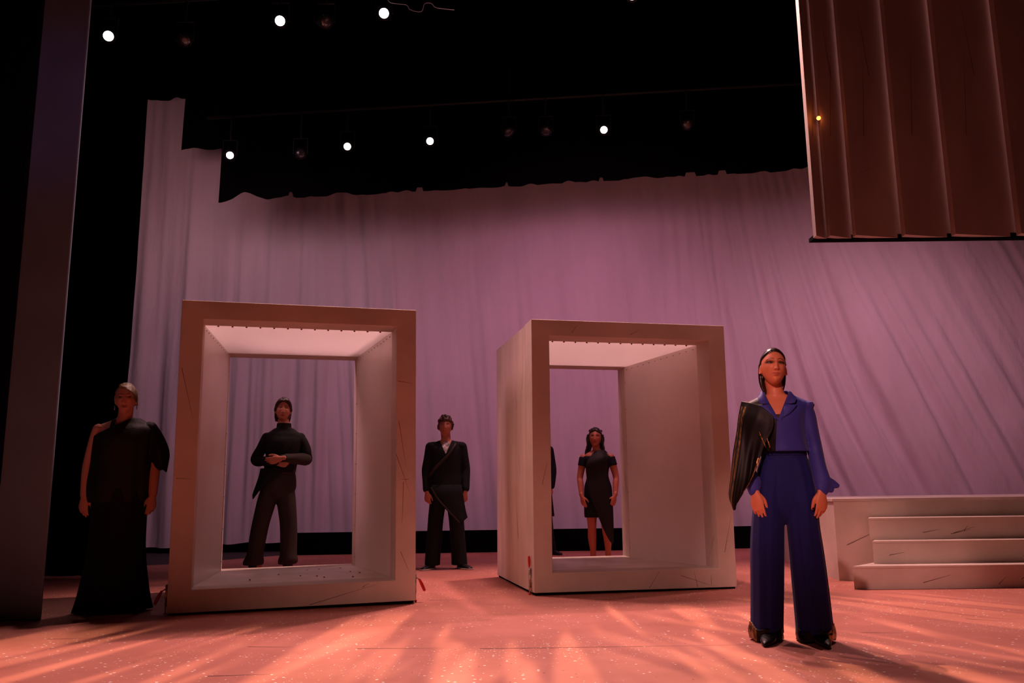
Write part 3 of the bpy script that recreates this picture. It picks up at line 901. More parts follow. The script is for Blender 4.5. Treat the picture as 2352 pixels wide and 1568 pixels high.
def shoe(name, m, parent, x, y, ang, L=.26, Wd=.045, point=.3, heel=0, sole=None, h=.07):
    """pointed or round shoe, toe towards -y turned by ang"""
    bm = bmesh.new()
    rot = Matrix.Rotation(ang, 3, 'Z')
    rings = []
    for k in range(15):
        t = k / 14
        yy = .09 - L * t
        wd = Wd * (math.sin(min(1, (t + .10) * 2.2) * PI / 2)) * (1 if t < .55 else 1 - (1 - point) * ((t - .55) / .45) ** 1.6)
        if t == 1: wd *= .45
        hh = (h if t < .3 else h * (1 - .62 * ((t - .3) / .7)))
        if k == 14: hh *= .6
        if k == 0: hh *= .8; wd *= .7
        z0 = .004 + heel * max(0, 1 - t * 1.8)
        rings.append([Vector((x, y, 0)) + rot @ Vector((wd * math.cos(a), yy, z0 + hh / 2 + hh / 2 * (math.copysign(abs(math.sin(a)) ** .7, math.sin(a))))) for a in (2 * PI * i / 16 for i in range(16))])
    loft(bm, rings)
    if heel:
        c = Vector((x, y, 0)) + rot @ Vector((0, .065, 0)); box(bm, c.x - .02, c.x + .02, c.y - .02, c.y + .02, 0, heel + .01)
    if sole:
        rings = []
        for k in range(15):
            t = k / 14; yy = .095 - (L + .012) * t
            wd = (Wd + .004) * (math.sin(min(1, (t + .12) * 2.2) * PI / 2)) * (1 if t < .55 else 1 - (1 - point) * ((t - .55) / .45) ** 1.6)
            if t == 1: wd *= .5
            rings.append([Vector((x, y, 0)) + rot @ Vector(q) for q in ((-wd, yy, 0), (wd, yy, 0), (wd, yy, .016), (-wd, yy, .016))])
        loft(bm, rings, mi=1)
    return link_mesh(name, bm, [m, sole] if sole else m, parent, True)


# ---------------------------------------------------------------- 1. woman in blue, front right
NAVY = fab('navy_satin', (.034, .034, .25), .6, sheen=.1, spec=.25, bump=.08, bs=18)
NAVYP = fab('navy_crepe', (.0065, .009, .105), .8, sheen=.05, bump=.05)
LAME = fab('black_satin', (.004, .003, .0027), .5, spec=.2, bump=.05)
GOLD = mat('gold_foil_lame', (.30, .15, .04), .34, metal=.9, noise_s=90, noise_a=.9, bump=.35, bump_s=160, stretch=(1, 1, .25))
BLK = fab('black_cloth', (.006, .006, .007), .8)
BLKL = mat('black_leather', (.006, .005, .005), .45, spec=.35)
GOLDT = mat('crumpled_gold_foil', (.22, .11, .03), .3, metal=.85, noise_s=28, noise_a=.95, bump=1.0, bump_s=35)

P = Person('person in navy suit with gold edged cape over one arm, standing nearest at right', (1.6, 5.14, 0), R(-14), 1.70,
           (-.008, -.015, 1.592), (R(-9), R(4), R(9)), skin='warm', voxel=.0031, makeup=.92)
P.hs = 1
P.head((.0, .012, 1.405), .050)
P.torso([(.80, 0, 0, .12, .09), (.88, .01, 0, .135, .085), (.97, .015, 0, .125, .08), (1.09, .02, 0, .10, .07), (1.20, 0, 0, .125, .10), (1.30, 0, 0, .14, .10), (1.37, 0, .005, .155, .075), (1.405, 0, .01, .10, .058), (1.43, 0, .012, .06, .05)])
for sx in (-1, 1):
    ex = -.19 if sx < 0 else .200; wx = -.165 if sx < 0 else .213
    P.limb([((sx * .140, .01, 1.340), .040), ((sx * .176, .015, 1.25), .038), ((ex, .02, 1.10), .032), (((ex + wx) / 2 + sx * .004, -.03, .98), .031), ((wx, -.085, .855), (.025, .02))])
    P.limb([((.018 + sx * .072, 0, .86), .066), ((.01 + sx * .095, -.005, .68), .066), ((sx * .115, 0, .46), .05), ((sx * .125, .01, .30), .047), ((sx * .13, .015, .08), .032)])
    P.hs = 1 if sx < 0 else -1
    if sx < 0: P.hand((-.158, -.092, .845), (.10, -.16, -1), (.9, -.35, .1), .34, .98, spread=.45, thumb=(.45, .10))
    else: P.hand((.212, -.092, .845), (-.06, -.16, -1), (-.8, -.5, .1), .42, .98, spread=.4, thumb=(.45, .10))
P.finish(nail=(.02, .006, .008), lip=(.36, .07, .05), brow=(.012, .006, .004), shadow=(.018, .007, .008))
HAIRB = mat('slick_dark_hair', (.014, .007, .005), .32, spec=.4, noise_s=30, noise_a=.4, bump=.15, bump_s=60, stretch=(1, .3, .25))


def hl_slick(d):
    if d.z < -.60 or (d.z < -.35 and d.y < .35): return -1
    f = d.z - (.70 - .42 * d.x * d.x)
    side = (d.y + .10) * 1.1 if d.z > -.45 else -1
    side = min(side, (abs(d.x) * 0 + .9))
    low = .16 if (d.y > -.05 and d.z > -.62) else -1
    if d.y > -.12 and abs(d.x) > .75 and d.z < .12: side = (d.y - .22)
    return max(f if d.y < .2 else 1, min(side, 1) if d.z > -.1 or d.y > .2 else low if d.y > .25 else -1)


def bob(bm, HMx):
    for sx in (-1, 1):
        for q in range(5):
            a = q / 4
            tube(bm, [(*(HMx @ Vector((sx * (.066 - .02 * a), .030 + .022 * a, .02))), .016, .020), (*(HMx @ Vector((sx * (.069 - .02 * a), .038 + .02 * a, -.05))), .014, .02),
                      (*(HMx @ Vector((sx * (.064 - .02 * a), .036 + .02 * a, -.105))), .011, .016), (*(HMx @ Vector((sx * (.054 - .02 * a), .028 + .02 * a, -.150 + .01 * a))), .004, .006)], n=14, seg=10)


P.hair_cap(hl_slick, .009, HAIRB, .0015, extra=bob, voxel=.0042)
for sx in (-1, 1):
    bm = bmesh.new(); ball(bm, P.HM @ Vector((sx * .082, .0, -.040)), .0035, u=8, v=6); link_mesh('earring', bm, MT['steel'], P.root, True)


def blue_trousers(bm):
    zloft(bm, [(.66, .005, .0, .02, .02), (.70, .006, .0, .08, .06), (.76, .010, .0, .160, .092), (.84, .018, .0, .168, .103), (.94, .02, .0, .156, .100), (1.03, .022, .0, .136, .090), (1.085, .022, 0, .127, .084), (1.10, .022, 0, .126, .083)], n=26, seg=48, fold=lambda a, t: 1 + .034 * (1 - t * .5) * (abs(math.sin(4.5 * a + .6)) ** .5 * 1.6 - 1 + .3 * math.sin(13 * a)))
    for sx, ks in ((-1, [(.045, -.138, .0, .092, .112), (.10, -.134, .0, .090, .110), (.30, -.120, .0, .092, .105), (.50, -.108, 0, .094, .10), (.66, -.095, 0, .092, .104), (.80, -.078, 0, .088, .106), (.95, -.052, 0, .090, .096), (1.04, -.036, 0, .080, .084)]),
                   (1, [(.045, .128, .0, .104, .114), (.10, .127, .0, .102, .112), (.30, .120, .0, .100, .106), (.50, .112, 0, .096, .10), (.66, .104, 0, .091, .104), (.80, .108, 0, .088, .106), (.95, .092, 0, .090, .096), (1.04, .078, 0, .080, .084)])):
        zloft(bm, ks, n=34, seg=56, fold=lambda a, t, sx=sx: 1 + .050 * (1 - t * .3) * (abs(math.sin(3.5 * a + sx * .7 + .3 * t)) ** .6 * 2 - 1.2) + .020 * math.sin(11 * a + 2 * sx + 1.5 * t))


garment('trousers', NAVYP, P.root, blue_trousers, .0062, 2, label='navy wide-legged pleated trousers')
bm = bmesh.new(); zloft(bm, [(1.062, .022, 0, .133, .090), (1.08, .022, 0, .132, .090), (1.112, .022, 0, .130, .088)], n=6, seg=48)
link_mesh('waistband', bm, NAVYP, P.root, True)
# foiled hem turn-ups
for sx, x0, rx in ((-1, -.138, .094), (1, .128, .106)):
    bm = bmesh.new()
    rings = []
    for k in range(9):
        t = k / 8; z = .012 + .062 * t
        ring = []
        for i in range(56):
            a = 2 * PI * i / 56
            out = max(0, sx * math.cos(a)) ** 3
            zz = z + .030 * out * t - .008 * math.sin(5 * a)
            q = 1.00 + .085 * out * math.sin(PI * min(1, t * 1.05 + .05)) + .010 * math.sin(9 * t + 3 * a) + .035 * math.sin(5 * a + sx + .8 * math.sin(2 * a)) + .012 * math.sin(17 * a)
            ring.append(Vector((x0 + rx * q * math.cos(a), .117 * q * math.sin(a), zz)))
        rings.append(ring)
    loft(bm, rings, cap=True)
    o = link_mesh('hem_trim', bm, [LAME, GOLDT], P.root, True); o['label'] = 'black and gold foil hem trim'
    for p in o.data.polygons:
        if sx * (p.center.x - x0) > .062: p.material_index = 1
shoe('shoe', BLKL, P.root, -.125, -.075, R(-12), .27, .043, .16, .035, h=.06)
shoe('shoe', BLKL, P.root, .145, -.075, R(10), .27, .043, .16, .035, h=.06)


def blue_jacket(bm):
    zloft(bm, [(1.085, .020, -.004, .148, .118), (1.12, .016, -.002, .145, .118), (1.20, .004, 0, .150, .124), (1.29, 0, 0, .162, .124), (1.345, 0, .004, .186, .105), (1.372, 0, .006, .196, .080), (1.385, 0, .007, .180, .074), (1.41, 0, .010, .128, .066), (1.435, 0, .014, .080, .062)],
          n=26, seg=56, fold=lambda a, t: 1 + .018 * math.sin(7 * a + 3 * t) * (1 - t))
    # padded shoulder and sleeves
    for sx in (-1, 1):
        ex = -.188 if sx < 0 else .200; wx = -.165 if sx < 0 else .218
        tube(bm, [(sx * .150, .008, 1.345, .052, .056), (sx * .170, .012, 1.30, .050, .055), (sx * .182, .015, 1.22, .047, .052), (ex, .018, 1.10, .045, .050), (ex + sx * .010, -.024, .99, .046, .052), (wx + sx * .004, -.060, .905, .050, .052), (wx, -.078, .868, .040, .036), (wx, -.084, .850, .034, .030)],
             n=34, seg=26, fold=lambda a, t: 1 + .05 * math.sin(4 * a + 6 * t) * t)
        ball(bm, (sx * .178, .01, 1.360), (.040, .052, .026), u=14, v=10)
        box(bm, sx * .16 - .035, sx * .16 + .045, -.03, .05, 1.345, 1.378)
    # flared point of the left cuff
    tube(bm, [(.235, -.06, .905, .032, .036), (.270, -.06, .893, .022, .030), (.303, -.06, .880, .013, .016)], n=8, seg=12, side=(0, 1, 0))
    tube(bm, [(.24, -.07, .872, .026, .03), (.268, -.07, .856, .015, .018)], n=6, seg=12, side=(0, 1, 0))


def v_neck(c):
    if c.y > .02: return False
    z = c.z; x = c.x
    if z < 1.275: return False
    half = (z - 1.275) / (1.44 - 1.275) * .076
    return abs(x + .004) < half


garment('jacket', [NAVY, LAME], P.root, blue_jacket, .005, 2, cut=v_neck,
        planes=[((-.004, 0, 1.275), (.165, 0, -.076)), ((-.004, 0, 1.275), (-.165, 0, -.076)), ((-.012, 0, 1.27), (1, 0, -.10))],
        matfn=lambda c: 1 if c.x < -.012 + (c.z - 1.27) * .10 and c.z > .99 and (c.z > 1.08 or c.x < -.10) else 0, label='cropped jacket, black satin on one side and navy on the other')
bm = bmesh.new(); zloft(bm, [(1.20, 0, 0, .126, .1015), (1.27, 0, 0, .137, .103), (1.303, 0, 0, .141, .102)], n=6, seg=40)
link_mesh('camisole', bm, fab('wine_camisole', (.05, .008, .01), .6), P.root, True)
# notched collar and lapels as folded cloth standing off the chest
for sx in (-1, 1):
    rows = [[(sx * .004, -.122, 1.258), (sx * .012, -.128, 1.264), (sx * .018, -.124, 1.280)],
            [(sx * .018, -.116, 1.300), (sx * .036, -.126, 1.298), (sx * .056, -.121, 1.298)],
            [(sx * .034, -.104, 1.338), (sx * .060, -.116, 1.332), (sx * .090, -.107, 1.330)],
            [(sx * .046, -.088, 1.366), (sx * .072, -.102, 1.358), (sx * .110, -.094, 1.358)]]
    sheet('lapel', NAVY, P.root, lerp_rows(rows, 24, 9), .005)
    rows = [[(sx * .047, -.086, 1.368), (sx * .070, -.101, 1.364), (sx * .100, -.097, 1.370)],
            [(sx * .058, -.064, 1.398), (sx * .078, -.082, 1.396), (sx * .110, -.078, 1.398)],
            [(sx * .067, -.026, 1.434), (sx * .084, -.042, 1.433), (sx * .102, -.040, 1.418)],
            [(sx * .064, .020, 1.452), (sx * .080, .020, 1.452), (sx * .092, .026, 1.432)],
            [(sx * .030, .066, 1.458), (sx * .034, .078, 1.456), (sx * .038, .088, 1.430)],
            [(0, .074, 1.458), (0, .086, 1.456), (0, .096, 1.430)]]
    sheet('collar', NAVY, P.root, lerp_rows(rows, 28, 9), .005)
# cape panel over the right arm: falls from the shoulder to a point below the wrist
rows = [[(-.205, -.045, 1.392), (-.150, -.085, 1.375), (-.09, -.115, 1.345), (-.03, -.13, 1.29)],
        [(-.228, -.050, 1.30), (-.185, -.095, 1.29), (-.11, -.132, 1.27), (-.035, -.136, 1.22)],
        [(-.246, -.055, 1.20), (-.205, -.095, 1.18), (-.145, -.118, 1.16), (-.085, -.138, 1.13)],
        [(-.272, -.060, 1.08), (-.225, -.115, 1.06), (-.17, -.115, 1.05), (-.115, -.135, 1.06)],
        [(-.292, -.065, .95), (-.255, -.135, .93), (-.195, -.130, .94), (-.145, -.150, .985)],
        [(-.312, -.060, .835), (-.282, -.125, .80), (-.237, -.130, .84), (-.190, -.150, .90)],
        [(-.300, -.055, .79), (-.284, -.105, .745), (-.264, -.115, .79), (-.237, -.130, .84)]]
gr = lerp_rows(rows, 60, 34)
for j, row in enumerate(gr):
    for i, p in enumerate(row):
        t = j / 59; p.y += .010 * math.sin(i * .55 + .8 * math.sin(t * 4)) * t * (1 if i < 30 else .3)
o = sheet('cape', [LAME, GOLD], P.root, gr, .003, label='black satin cape panel with glinting gold foil folds')
for k, p in enumerate(o.data.polygons):
    if k >= 2 * 59 * 33: continue
    jj, ii = divmod(k % (59 * 33), 33)
    if ii in (2, 3, 6, 7) and jj > 3: p.material_index = 1
    if ii > 28 and jj > 30: p.material_index = 1
bm = bmesh.new()
for (a, b) in (((-.118, -.140, 1.20), (-.085, -.150, 1.105)), ((-.075, -.150, 1.16), (-.062, -.150, 1.105))):
    tube(bm, [(*a, .002, .002), (*((Vector(a) + Vector(b)) / 2), .005, .003), (*b, .003, .002)], n=8, seg=8)
link_mesh('foil_streak', bm, GOLD, P.root, True)


# ---------------------------------------------------------------- the other performers
def std_torso(k, w=1.0, sh=.155, male=0, cx=0):
    return [(.80 * k, cx, 0, .12 * w, .085), (.88 * k, cx, 0, .145 * w, .10 * w), (.97 * k, cx * .8, 0, (.135 - .005 * male) * w, .095 * w), (1.09 * k, cx * .4, 0, (.108 + .014 * male) * w, .085 * w), (1.20 * k, 0, 0, (.122 + .016 * male) * w, .10 * w),
            (1.30 * k, 0, 0, (.138 + .016 * male) * w, .105 * w), (1.37 * k, 0, .005, sh * k, .075), (1.405 * k, 0, .01, sh * .62 * k, .058), (1.43 * k, 0, .012, .06, .05)]


def arm_pts(sh, el, wr, r=1.0):
    sh, el, wr = Vector(sh), Vector(el), Vector(wr)
    return [(tuple(sh), .042 * r), (tuple(sh.lerp(el, .35)), .043 * r), (tuple(el), .035 * r), (tuple(el.lerp(wr, .35)), .035 * r), (tuple(wr), (.026 * r, .021 * r))]


def sleeve(bm, sh, el, wr, r0=.056, r1=.05, r2=.042, ph=0, amp=.05):
    sh, el, wr = Vector(sh), Vector(el), Vector(wr); m = sh.lerp(el, .5); q = el.lerp(wr, .5)
    tube(bm, [(*sh, r0, r0), (*m, (r0 + r1) / 2, (r0 + r1) / 2), (*el, r1, r1), (*q, (r1 + r2) / 2, (r1 + r2) / 2), (*wr, r2, r2)], n=30, seg=22,
         fold=lambda a, t: 1 + amp * math.sin(3 * a + 9 * t + ph) * (.4 + t))


# 2. woman in the long black gown, far left
GOWN = fab('black_gown_jersey', (.004, .004, .005), .8)
SHEER = fab('black_chiffon', (.010, .008, .008), .6)
P = Person('person in a long black gown with one bare shoulder, beside the grey pilaster', (-3.07, 6.72, 0), R(20), 1.74,
           (.0, -.01, 1.625), (R(2), R(-2), R(-4)), skin='pale', voxel=.0045, makeup=.6)
P.head((0, .012, 1.445), .055)
P.torso(std_torso(1.03, 1.22, .175))
L_ = ((-.175, .0, 1.385), (-.235, .02, 1.12), (-.245, -.02, .875)); R_ = ((.175, 0, 1.385), (.235, .02, 1.12), (.240, -.03, .875))
for q in (L_, R_): P.limb(arm_pts(*q, r=1.22))
P.hs = 1; P.hand((-.245, -.025, .865), (-.02, -.15, -1), (.85, -.45, .1), .40, 1.0, spread=.4)
P.hs = -1; P.hand((.240, -.035, .865), (-.04, -.15, -1), (-.85, -.45, .1), .45, 1.0, spread=.4)
P.finish(lip=(.22, .03, .03), brow=(.10, .05, .03), shadow=(.10, .04, .035))
BLOND = hair_mat('dark_blonde_hair', (.30, .19, .10), .4)


def hl_sweep(d):
    f = d.z - (.58 - .40 * d.x)
    if d.y > -.05: return .5 if d.z > -.30 - .3 * d.y else -.5
    return f if d.x < .1 else d.z - (.50 - .35 * d.x)


def updo(bm, H):
    for q in range(6):
        a = q / 5
        tube(bm, [(*(H @ Vector((-.030 + .01 * q, -.070 - .004 * q, .088 - .004 * q))), .010, .014), (*(H @ Vector((.028 + .006 * q, -.080, .074 - .008 * q))), .014, .013), (*(H @ Vector((.066, -.05 + .012 * q, .034 - .012 * q))), .013, .012), (*(H @ Vector((.076, .01 + .008 * q, -.018 - .006 * q))), .008, .010)], n=16, seg=10)
    ball(bm, H @ Vector((.01, .105, .015)), (.048, .036, .045), u=16, v=12)
    ball(bm, H @ Vector((-.015, .03, .108)), (.045, .050, .018), u=16, v=10)


P.hair_cap(hl_sweep, .014, BLOND, .006, extra=updo, voxel=.005)
for sx in (-1, 1):
    bm = bmesh.new(); c = P.HM @ Vector((sx * .081, .0, -.052)); tube(bm, [(*c, .002, .002), (*(c + Vector((0, 0, -.03))), .005, .004)], n=5, seg=8)
    link_mesh('drop_earring', bm, MT['steel'], P.root, True)


def gown(bm):
    zloft(bm, [(.012, .0, .0, .275, .20), (.15, .0, .0, .245, .185), (.45, .0, 0, .205, .16), (.75, .0, 0, .200, .155), (.92, 0, 0, .198, .148), (1.10, 0, 0, .158, .122), (1.25, 0, 0, .178, .142), (1.36, 0, 0, .178, .115)],
          n=36, seg=64, fold=folds(7, .06, .5, 1.4))


garment('gown', GOWN, P.root, gown, .009, 2, label='floor-length black gown')


def chiffon(bm):
    zloft(bm, [(.82, -.01, .0, .215, .150), (.95, -.01, .0, .225, .155), (1.12, -.005, 0, .215, .148), (1.28, .0, 0, .215, .158), (1.38, .01, 0, .212, .125), (1.43, .02, .005, .16, .085), (1.475, .03, .012, .085, .062)],
          n=26, seg=64, fold=folds(9, .035, 1.0, .6))
    tube(bm, [(.18, .0, 1.40, .06, .06), (.235, .0, 1.30, .068, .075), (.268, .0, 1.20, .075, .09), (.285, .0, 1.13, .055, .085)], n=14, seg=26, fold=lambda a, t: 1 + .10 * t * math.sin(5 * a))


garment('cape', SHEER, P.root, chiffon, .007, 2, cut=lambda c: c.z > 1.492 - (.09 - c.x) * .55 and c.x < .09, planes=[((.09, 0, 1.492), (-.55, 0, 1))], label='black chiffon cape slanting from one shoulder')
rows = [[(.235, -.05, 1.33), (.27, -.03, 1.31), (.29, .03, 1.30)], [(.27, -.07, 1.22), (.33, -.04, 1.20), (.34, .05, 1.20)], [(.275, -.06, 1.10), (.325, -.03, 1.05), (.33, .05, 1.09)]]
sheet('cape_flare', SHEER, P.root, lerp_rows(rows, 20, 14), .003)
rows = [[(-.095, -.130, 1.30), (-.080, -.130, 1.30), (-.065, -.130, 1.30)], [(-.093, -.088, 1.42), (-.078, -.092, 1.42), (-.063, -.09, 1.42)], [(-.085, .005, 1.462), (-.07, .005, 1.465), (-.055, .005, 1.467)], [(-.09, .09, 1.40), (-.075, .09, 1.40), (-.06, .09, 1.40)]]
sheet('shoulder_strap', GOWN, P.root, lerp_rows(rows, 24, 5), .003)
shoe('shoe', BLKL, P.root, .16, -.10, R(8), .25, .042, .3)
shoe('shoe', BLKL, P.root, -.13, -.08, R(-8), .25, .042, .3)

# 3. man with clasped hands, seen through the left box
OLIVE = fab('charcoal_wool', (.030, .025, .020), .85)
k = 1.855 / 1.70
P = Person('person in black tunic and charcoal trousers with hands clasped, behind the left box', (-2.40, 8.92, 0), R(13), 1.86,
           (-.012, -.012, 1.738), (R(-2), R(2), R(2)), male=1, skin='fair', voxel=.0045)
P.head((.0, .012, 1.545), .058)
P.torso(std_torso(k, 1.10, .135, 1, -.04))
La = ((-.165, .01, 1.455), (-.270, .03, 1.215), (-.055, -.20, 1.195)); Ra = ((.165, .01, 1.455), (.245, .03, 1.22), (-.005, -.215, 1.225))
P.limb(arm_pts(*La, r=1.15), side=(0, 1, 0)); P.limb(arm_pts(*Ra, r=1.15), side=(0, 1, 0))
P.hs = -1; P.hand((-.012, -.236, 1.222), (-1, -.12, -.25), (-.25, -.3, 1), .55, 1.05, spread=.3)
P.hs = 1; P.hand((-.060, -.190, 1.185), (1, -.15, -.15), (.2, -.3, 1), .8, 1.05, spread=.3)
for x0, x1 in ((-.125, -.205), (.055, .085)): P.limb([((x0 * .85 - .01, 0, .92), .072), ((x1, 0, .50), .055), ((x1, .01, .1), .036)])
P.finish(brow=(.03, .015, .01))
BRH = hair_mat('dark_brown_hair', (.035, .016, .010), .35)


def hl_mid(d):
    f = d.z - (.66 - .62 * d.x * d.x)
    if d.y > -.22 and d.z > -.12: return .5
    if d.y > .12 and d.z > -.75: return .5
    return f


def wings(bm, H):
    for sx in (-1, 1):
        for q in range(4):
            tube(bm, [(*(H @ Vector((sx * (.010 + .012 * q), -.086 + .012 * q, .088))), .010, .012), (*(H @ Vector((sx * (.045 + .008 * q), -.082 + .016 * q, .084 - .008 * q))), .013, .013), (*(H @ Vector((sx * .074, -.045 + .018 * q, .040))), .011, .014), (*(H @ Vector((sx * .081, -.012 + .016 * q, -.01))), .008, .012)], n=16, seg=10)
        for q in range(3):
            tube(bm, [(*(H @ Vector((sx * (.078 - .01 * q), .035 + .02 * q, .0))), .011, .018), (*(H @ Vector((sx * (.074 - .012 * q), .036 + .02 * q, -.07))), .012, .018), (*(H @ Vector((sx * (.070 - .012 * q), .030 + .02 * q, -.118))), .005, .01)], n=10, seg=10)


P.hair_cap(hl_mid, .018, BRH, .010, extra=wings, voxel=.005)


def tunic(bm):
    zloft(bm, [(1.085, -.03, 0, .160, .118), (1.16, -.02, 0, .160, .120), (1.28, 0, 0, .172, .130), (1.40, 0, 0, .190, .130), (1.46, 0, .004, .196, .105), (1.485, 0, .004, .180, .095), (1.515, 0, .008, .135, .08), (1.545, 0, .012, .10, .072)], n=24, seg=56, fold=folds(6, .03, .2, .6))
    zloft(bm, [(1.52, 0, .012, .085, .080), (1.56, 0, .008, .076, .074), (1.60, 0, .004, .074, .072)], n=8, seg=32)
    sleeve(bm, *La, r0=.056, r1=.054, r2=.040, ph=1, amp=.03); sleeve(bm, *Ra, r0=.056, r1=.054, r2=.040, amp=.03)
    # short over-cape on one shoulder
    tube(bm, [(.12, 0, 1.465, .045, .06), (.178, .01, 1.43, .052, .066), (.215, .02, 1.35, .060, .074), (.232, .02, 1.29, .060, .074)], n=14, seg=24)


garment('tunic', BLK, P.root, tunic, .0075, 2, label='black high-collared tunic')
bm = bmesh.new(); tube(bm, [(.235, -.015, 1.222, .064, .064), (.13, -.12, 1.225, .056, .056), (.03, -.20, 1.226, .044, .044)], n=14, seg=22, side=(0, 0, 1), fold=lambda a, t: 1 + .04 * math.sin(3 * a + 8 * t))
link_mesh('forearm_sleeve', bm, OLIVE, P.root, True)
rows = [[(-.215, -.03, 1.13), (-.12, -.125, 1.13), (.0, -.135, 1.12), (.05, -.13, 1.12)], [(-.235, -.03, 1.03), (-.17, -.125, 1.03), (-.09, -.13, 1.03), (-.03, -.13, 1.06)], [(-.275, -.02, .90), (-.245, -.10, .87), (-.20, -.12, .92), (-.15, -.13, .97)], [(-.285, -.02, .86), (-.275, -.08, .82), (-.25, -.11, .86), (-.22, -.12, .90)]]
sheet('tunic_tail', BLK, P.root, lerp_rows(rows, 26, 20), .004)


def wool_trousers(bm):
    zloft(bm, [(.80, -.045, .0, .02, .02), (.84, -.045, .0, .13, .10), (.92, -.04, 0, .180, .125), (1.02, -.03, 0, .172, .118), (1.115, -.025, 0, .150, .108)], n=18, seg=44)
    for ks in ([(.165, -.255, .0, .092, .10), (.21, -.250, 0, .100, .112), (.30, -.235, 0, .083, .095), (.55, -.20, 0, .086, .095), (.80, -.145, 0, .098, .105), (.95, -.12, 0, .08, .10)],
               [(.165, .080, 0, .085, .10), (.21, .088, 0, .098, .112), (.30, .088, 0, .085, .095), (.55, .080, 0, .086, .095), (.80, .05, 0, .098, .105), (.95, .04, 0, .08, .10)]):
        zloft(bm, ks, n=34, seg=36, fold=lambda a, t: 1 + .05 * math.sin(2 * a + 14 * t) * (1 - t) + .05 * math.sin(22 * t + 2 * a) * max(0, .25 - t) * 3)


garment('trousers', OLIVE, P.root, wool_trousers, .0085, 2, label='charcoal trousers gathered above the boots')
bm = bmesh.new(); zloft(bm, [(1.075, -.027, 0, .157, .113), (1.115, -.025, 0, .154, .111)], n=4, seg=44)
link_mesh('belt', bm, mat('brown_belt_leather', (.05, .012, .008), .5), P.root, True)
for x, a in ((-.25, -12), (.085, 12)):
    bm = bmesh.new(); zloft(bm, [(.03, x, .01, .052, .065), (.12, x, .015, .050, .058), (.24, x, .02, .055, .060)], n=8, seg=24); link_mesh('boot_shaft', bm, BLKL, P.root, True)
    shoe('boot_foot', BLKL, P.root, x, 0, R(a), .29, .050, .65, h=.085)

# 4. man in the long dark coat, centre
COAT = fab('black_coat_wool', (.006, .008, .010), .85)
SASH = fab('dark_olive_satin', (.018, .012, .007), .6, spec=.3)
SASHD = fab('black_brown_chiffon', (.008, .006, .004), .7)
P = Person('curly haired person in a black coat with a diagonal sash, standing between the two boxes', (-.79, 10.08, 0), R(4.5), 1.75,
           (-.01, -.01, 1.63), (R(-8), R(0), R(-3)), male=1, skin='fair', voxel=.0055)
P.head((0, .012, 1.455), .056)
P.torso(std_torso(1.035, 1.08, .165, 1))
La = ((-.18, .01, 1.40), (-.228, .01, 1.13), (-.222, -.07, .885)); Ra = ((.18, .01, 1.40), (.228, .01, 1.13), (.222, -.07, .885))
P.limb(arm_pts(*La, r=1.1)); P.limb(arm_pts(*Ra, r=1.1))
P.hs = 1; P.hand((-.222, -.085, .865), (.08, -.10, -1), (.9, -.4, 0), .7, .98, spread=.2)
P.hs = -1; P.hand((.222, -.085, .865), (-.08, -.10, -1), (-.9, -.4, 0), .7, .98, spread=.2)
for sx in (-1, 1): P.limb([((sx * .09, 0, .88), .085), ((sx * .13, 0, .48), .055), ((sx * .15, .01, .1), .036)])
P.finish(brow=(.03, .015, .01))
CURL = hair_mat('curly_brown_hair', (.060, .022, .012), .5)


def curls(bm, H):
    r = random.Random(5)
    for q in range(90):
        a = r.uniform(0, 2 * PI); ph = r.uniform(.12, 1.45)
        d = Vector((math.cos(ph) * math.cos(a), math.cos(ph) * math.sin(a), math.sin(ph)))
        if d.y < -.55 and d.z < .62: continue
        ball(bm, H @ (head_pt(d, 1) + d * r.uniform(.012, .028)), (r.uniform(.010, .018), r.uniform(.010, .016), r.uniform(.010, .017)), u=8, v=6, rot=Euler((r.random() * 3, r.random() * 3, 0)))


P.hair_cap(lambda d: d.z - .42 if d.y < -.2 else (.5 if d.z > -.25 else -.5), .020, CURL, .012, extra=curls, voxel=.0055)


def coat(bm):
    zloft(bm, [(.80, 0, .0, .200, .135), (.92, 0, .0, .195, .135), (1.08, 0, 0, .178, .125), (1.22, 0, 0, .182, .132), (1.34, 0, 0, .195, .128), (1.40, 0, .004, .205, .105), (1.435, 0, .008, .165, .08), (1.47, 0, .012, .085, .066)], n=26, seg=56, fold=folds(5, .02, .9, .8))
    for q in (La, Ra): sleeve(bm, q[0], q[1], Vector(q[1]).lerp(Vector(q[2]), .93), r0=.064, r1=.056, r2=.048, amp=.03)
    tube(bm, [(-.17, 0, 1.405, .05, .07), (.17, 0, 1.405, .05, .07)], n=5, seg=20, side=(0, 0, 1))


garment('coat', COAT, P.root, coat, .008, 2, cut=lambda c: c.y < 0 and c.z > 1.30 and abs(c.x + .005) < (c.z - 1.30) * .42,
        planes=[((-.005, 0, 1.30), (1, 0, -.42)), ((-.005, 0, 1.30), (-1, 0, -.42))], label='long black coat')
bm = bmesh.new(); zloft(bm, [(1.18, 0, 0, .150, .118), (1.30, 0, 0, .166, .126), (1.36, 0, .004, .172, .120), (1.405, 0, .006, .135, .098), (1.43, 0, .01, .092, .078), (1.455, 0, .012, .070, .066)], n=12, seg=40)
link_mesh('shirt', bm, mat('white_printed_shirt', (.45, .42, .40), .8, noise_s=25, noise_a=.9), P.root, True)


def band(name, pts, wd, m, root, nrm=(0, -1, 0), th=.006):
    """a strap following a line over the body"""
    ks = spline([tuple(p) for p in pts], 24); grid = []
    for i, p in enumerate(ks):
        d = (Vector(ks[min(i + 1, 23)]) - Vector(ks[max(i - 1, 0)])).normalized(); s_ = d.cross(Vector(nrm)).normalized()
        grid.append([Vector(p) - s_ * wd / 2, Vector(p), Vector(p) + s_ * wd / 2])
    return sheet(name, m, root, grid, th)


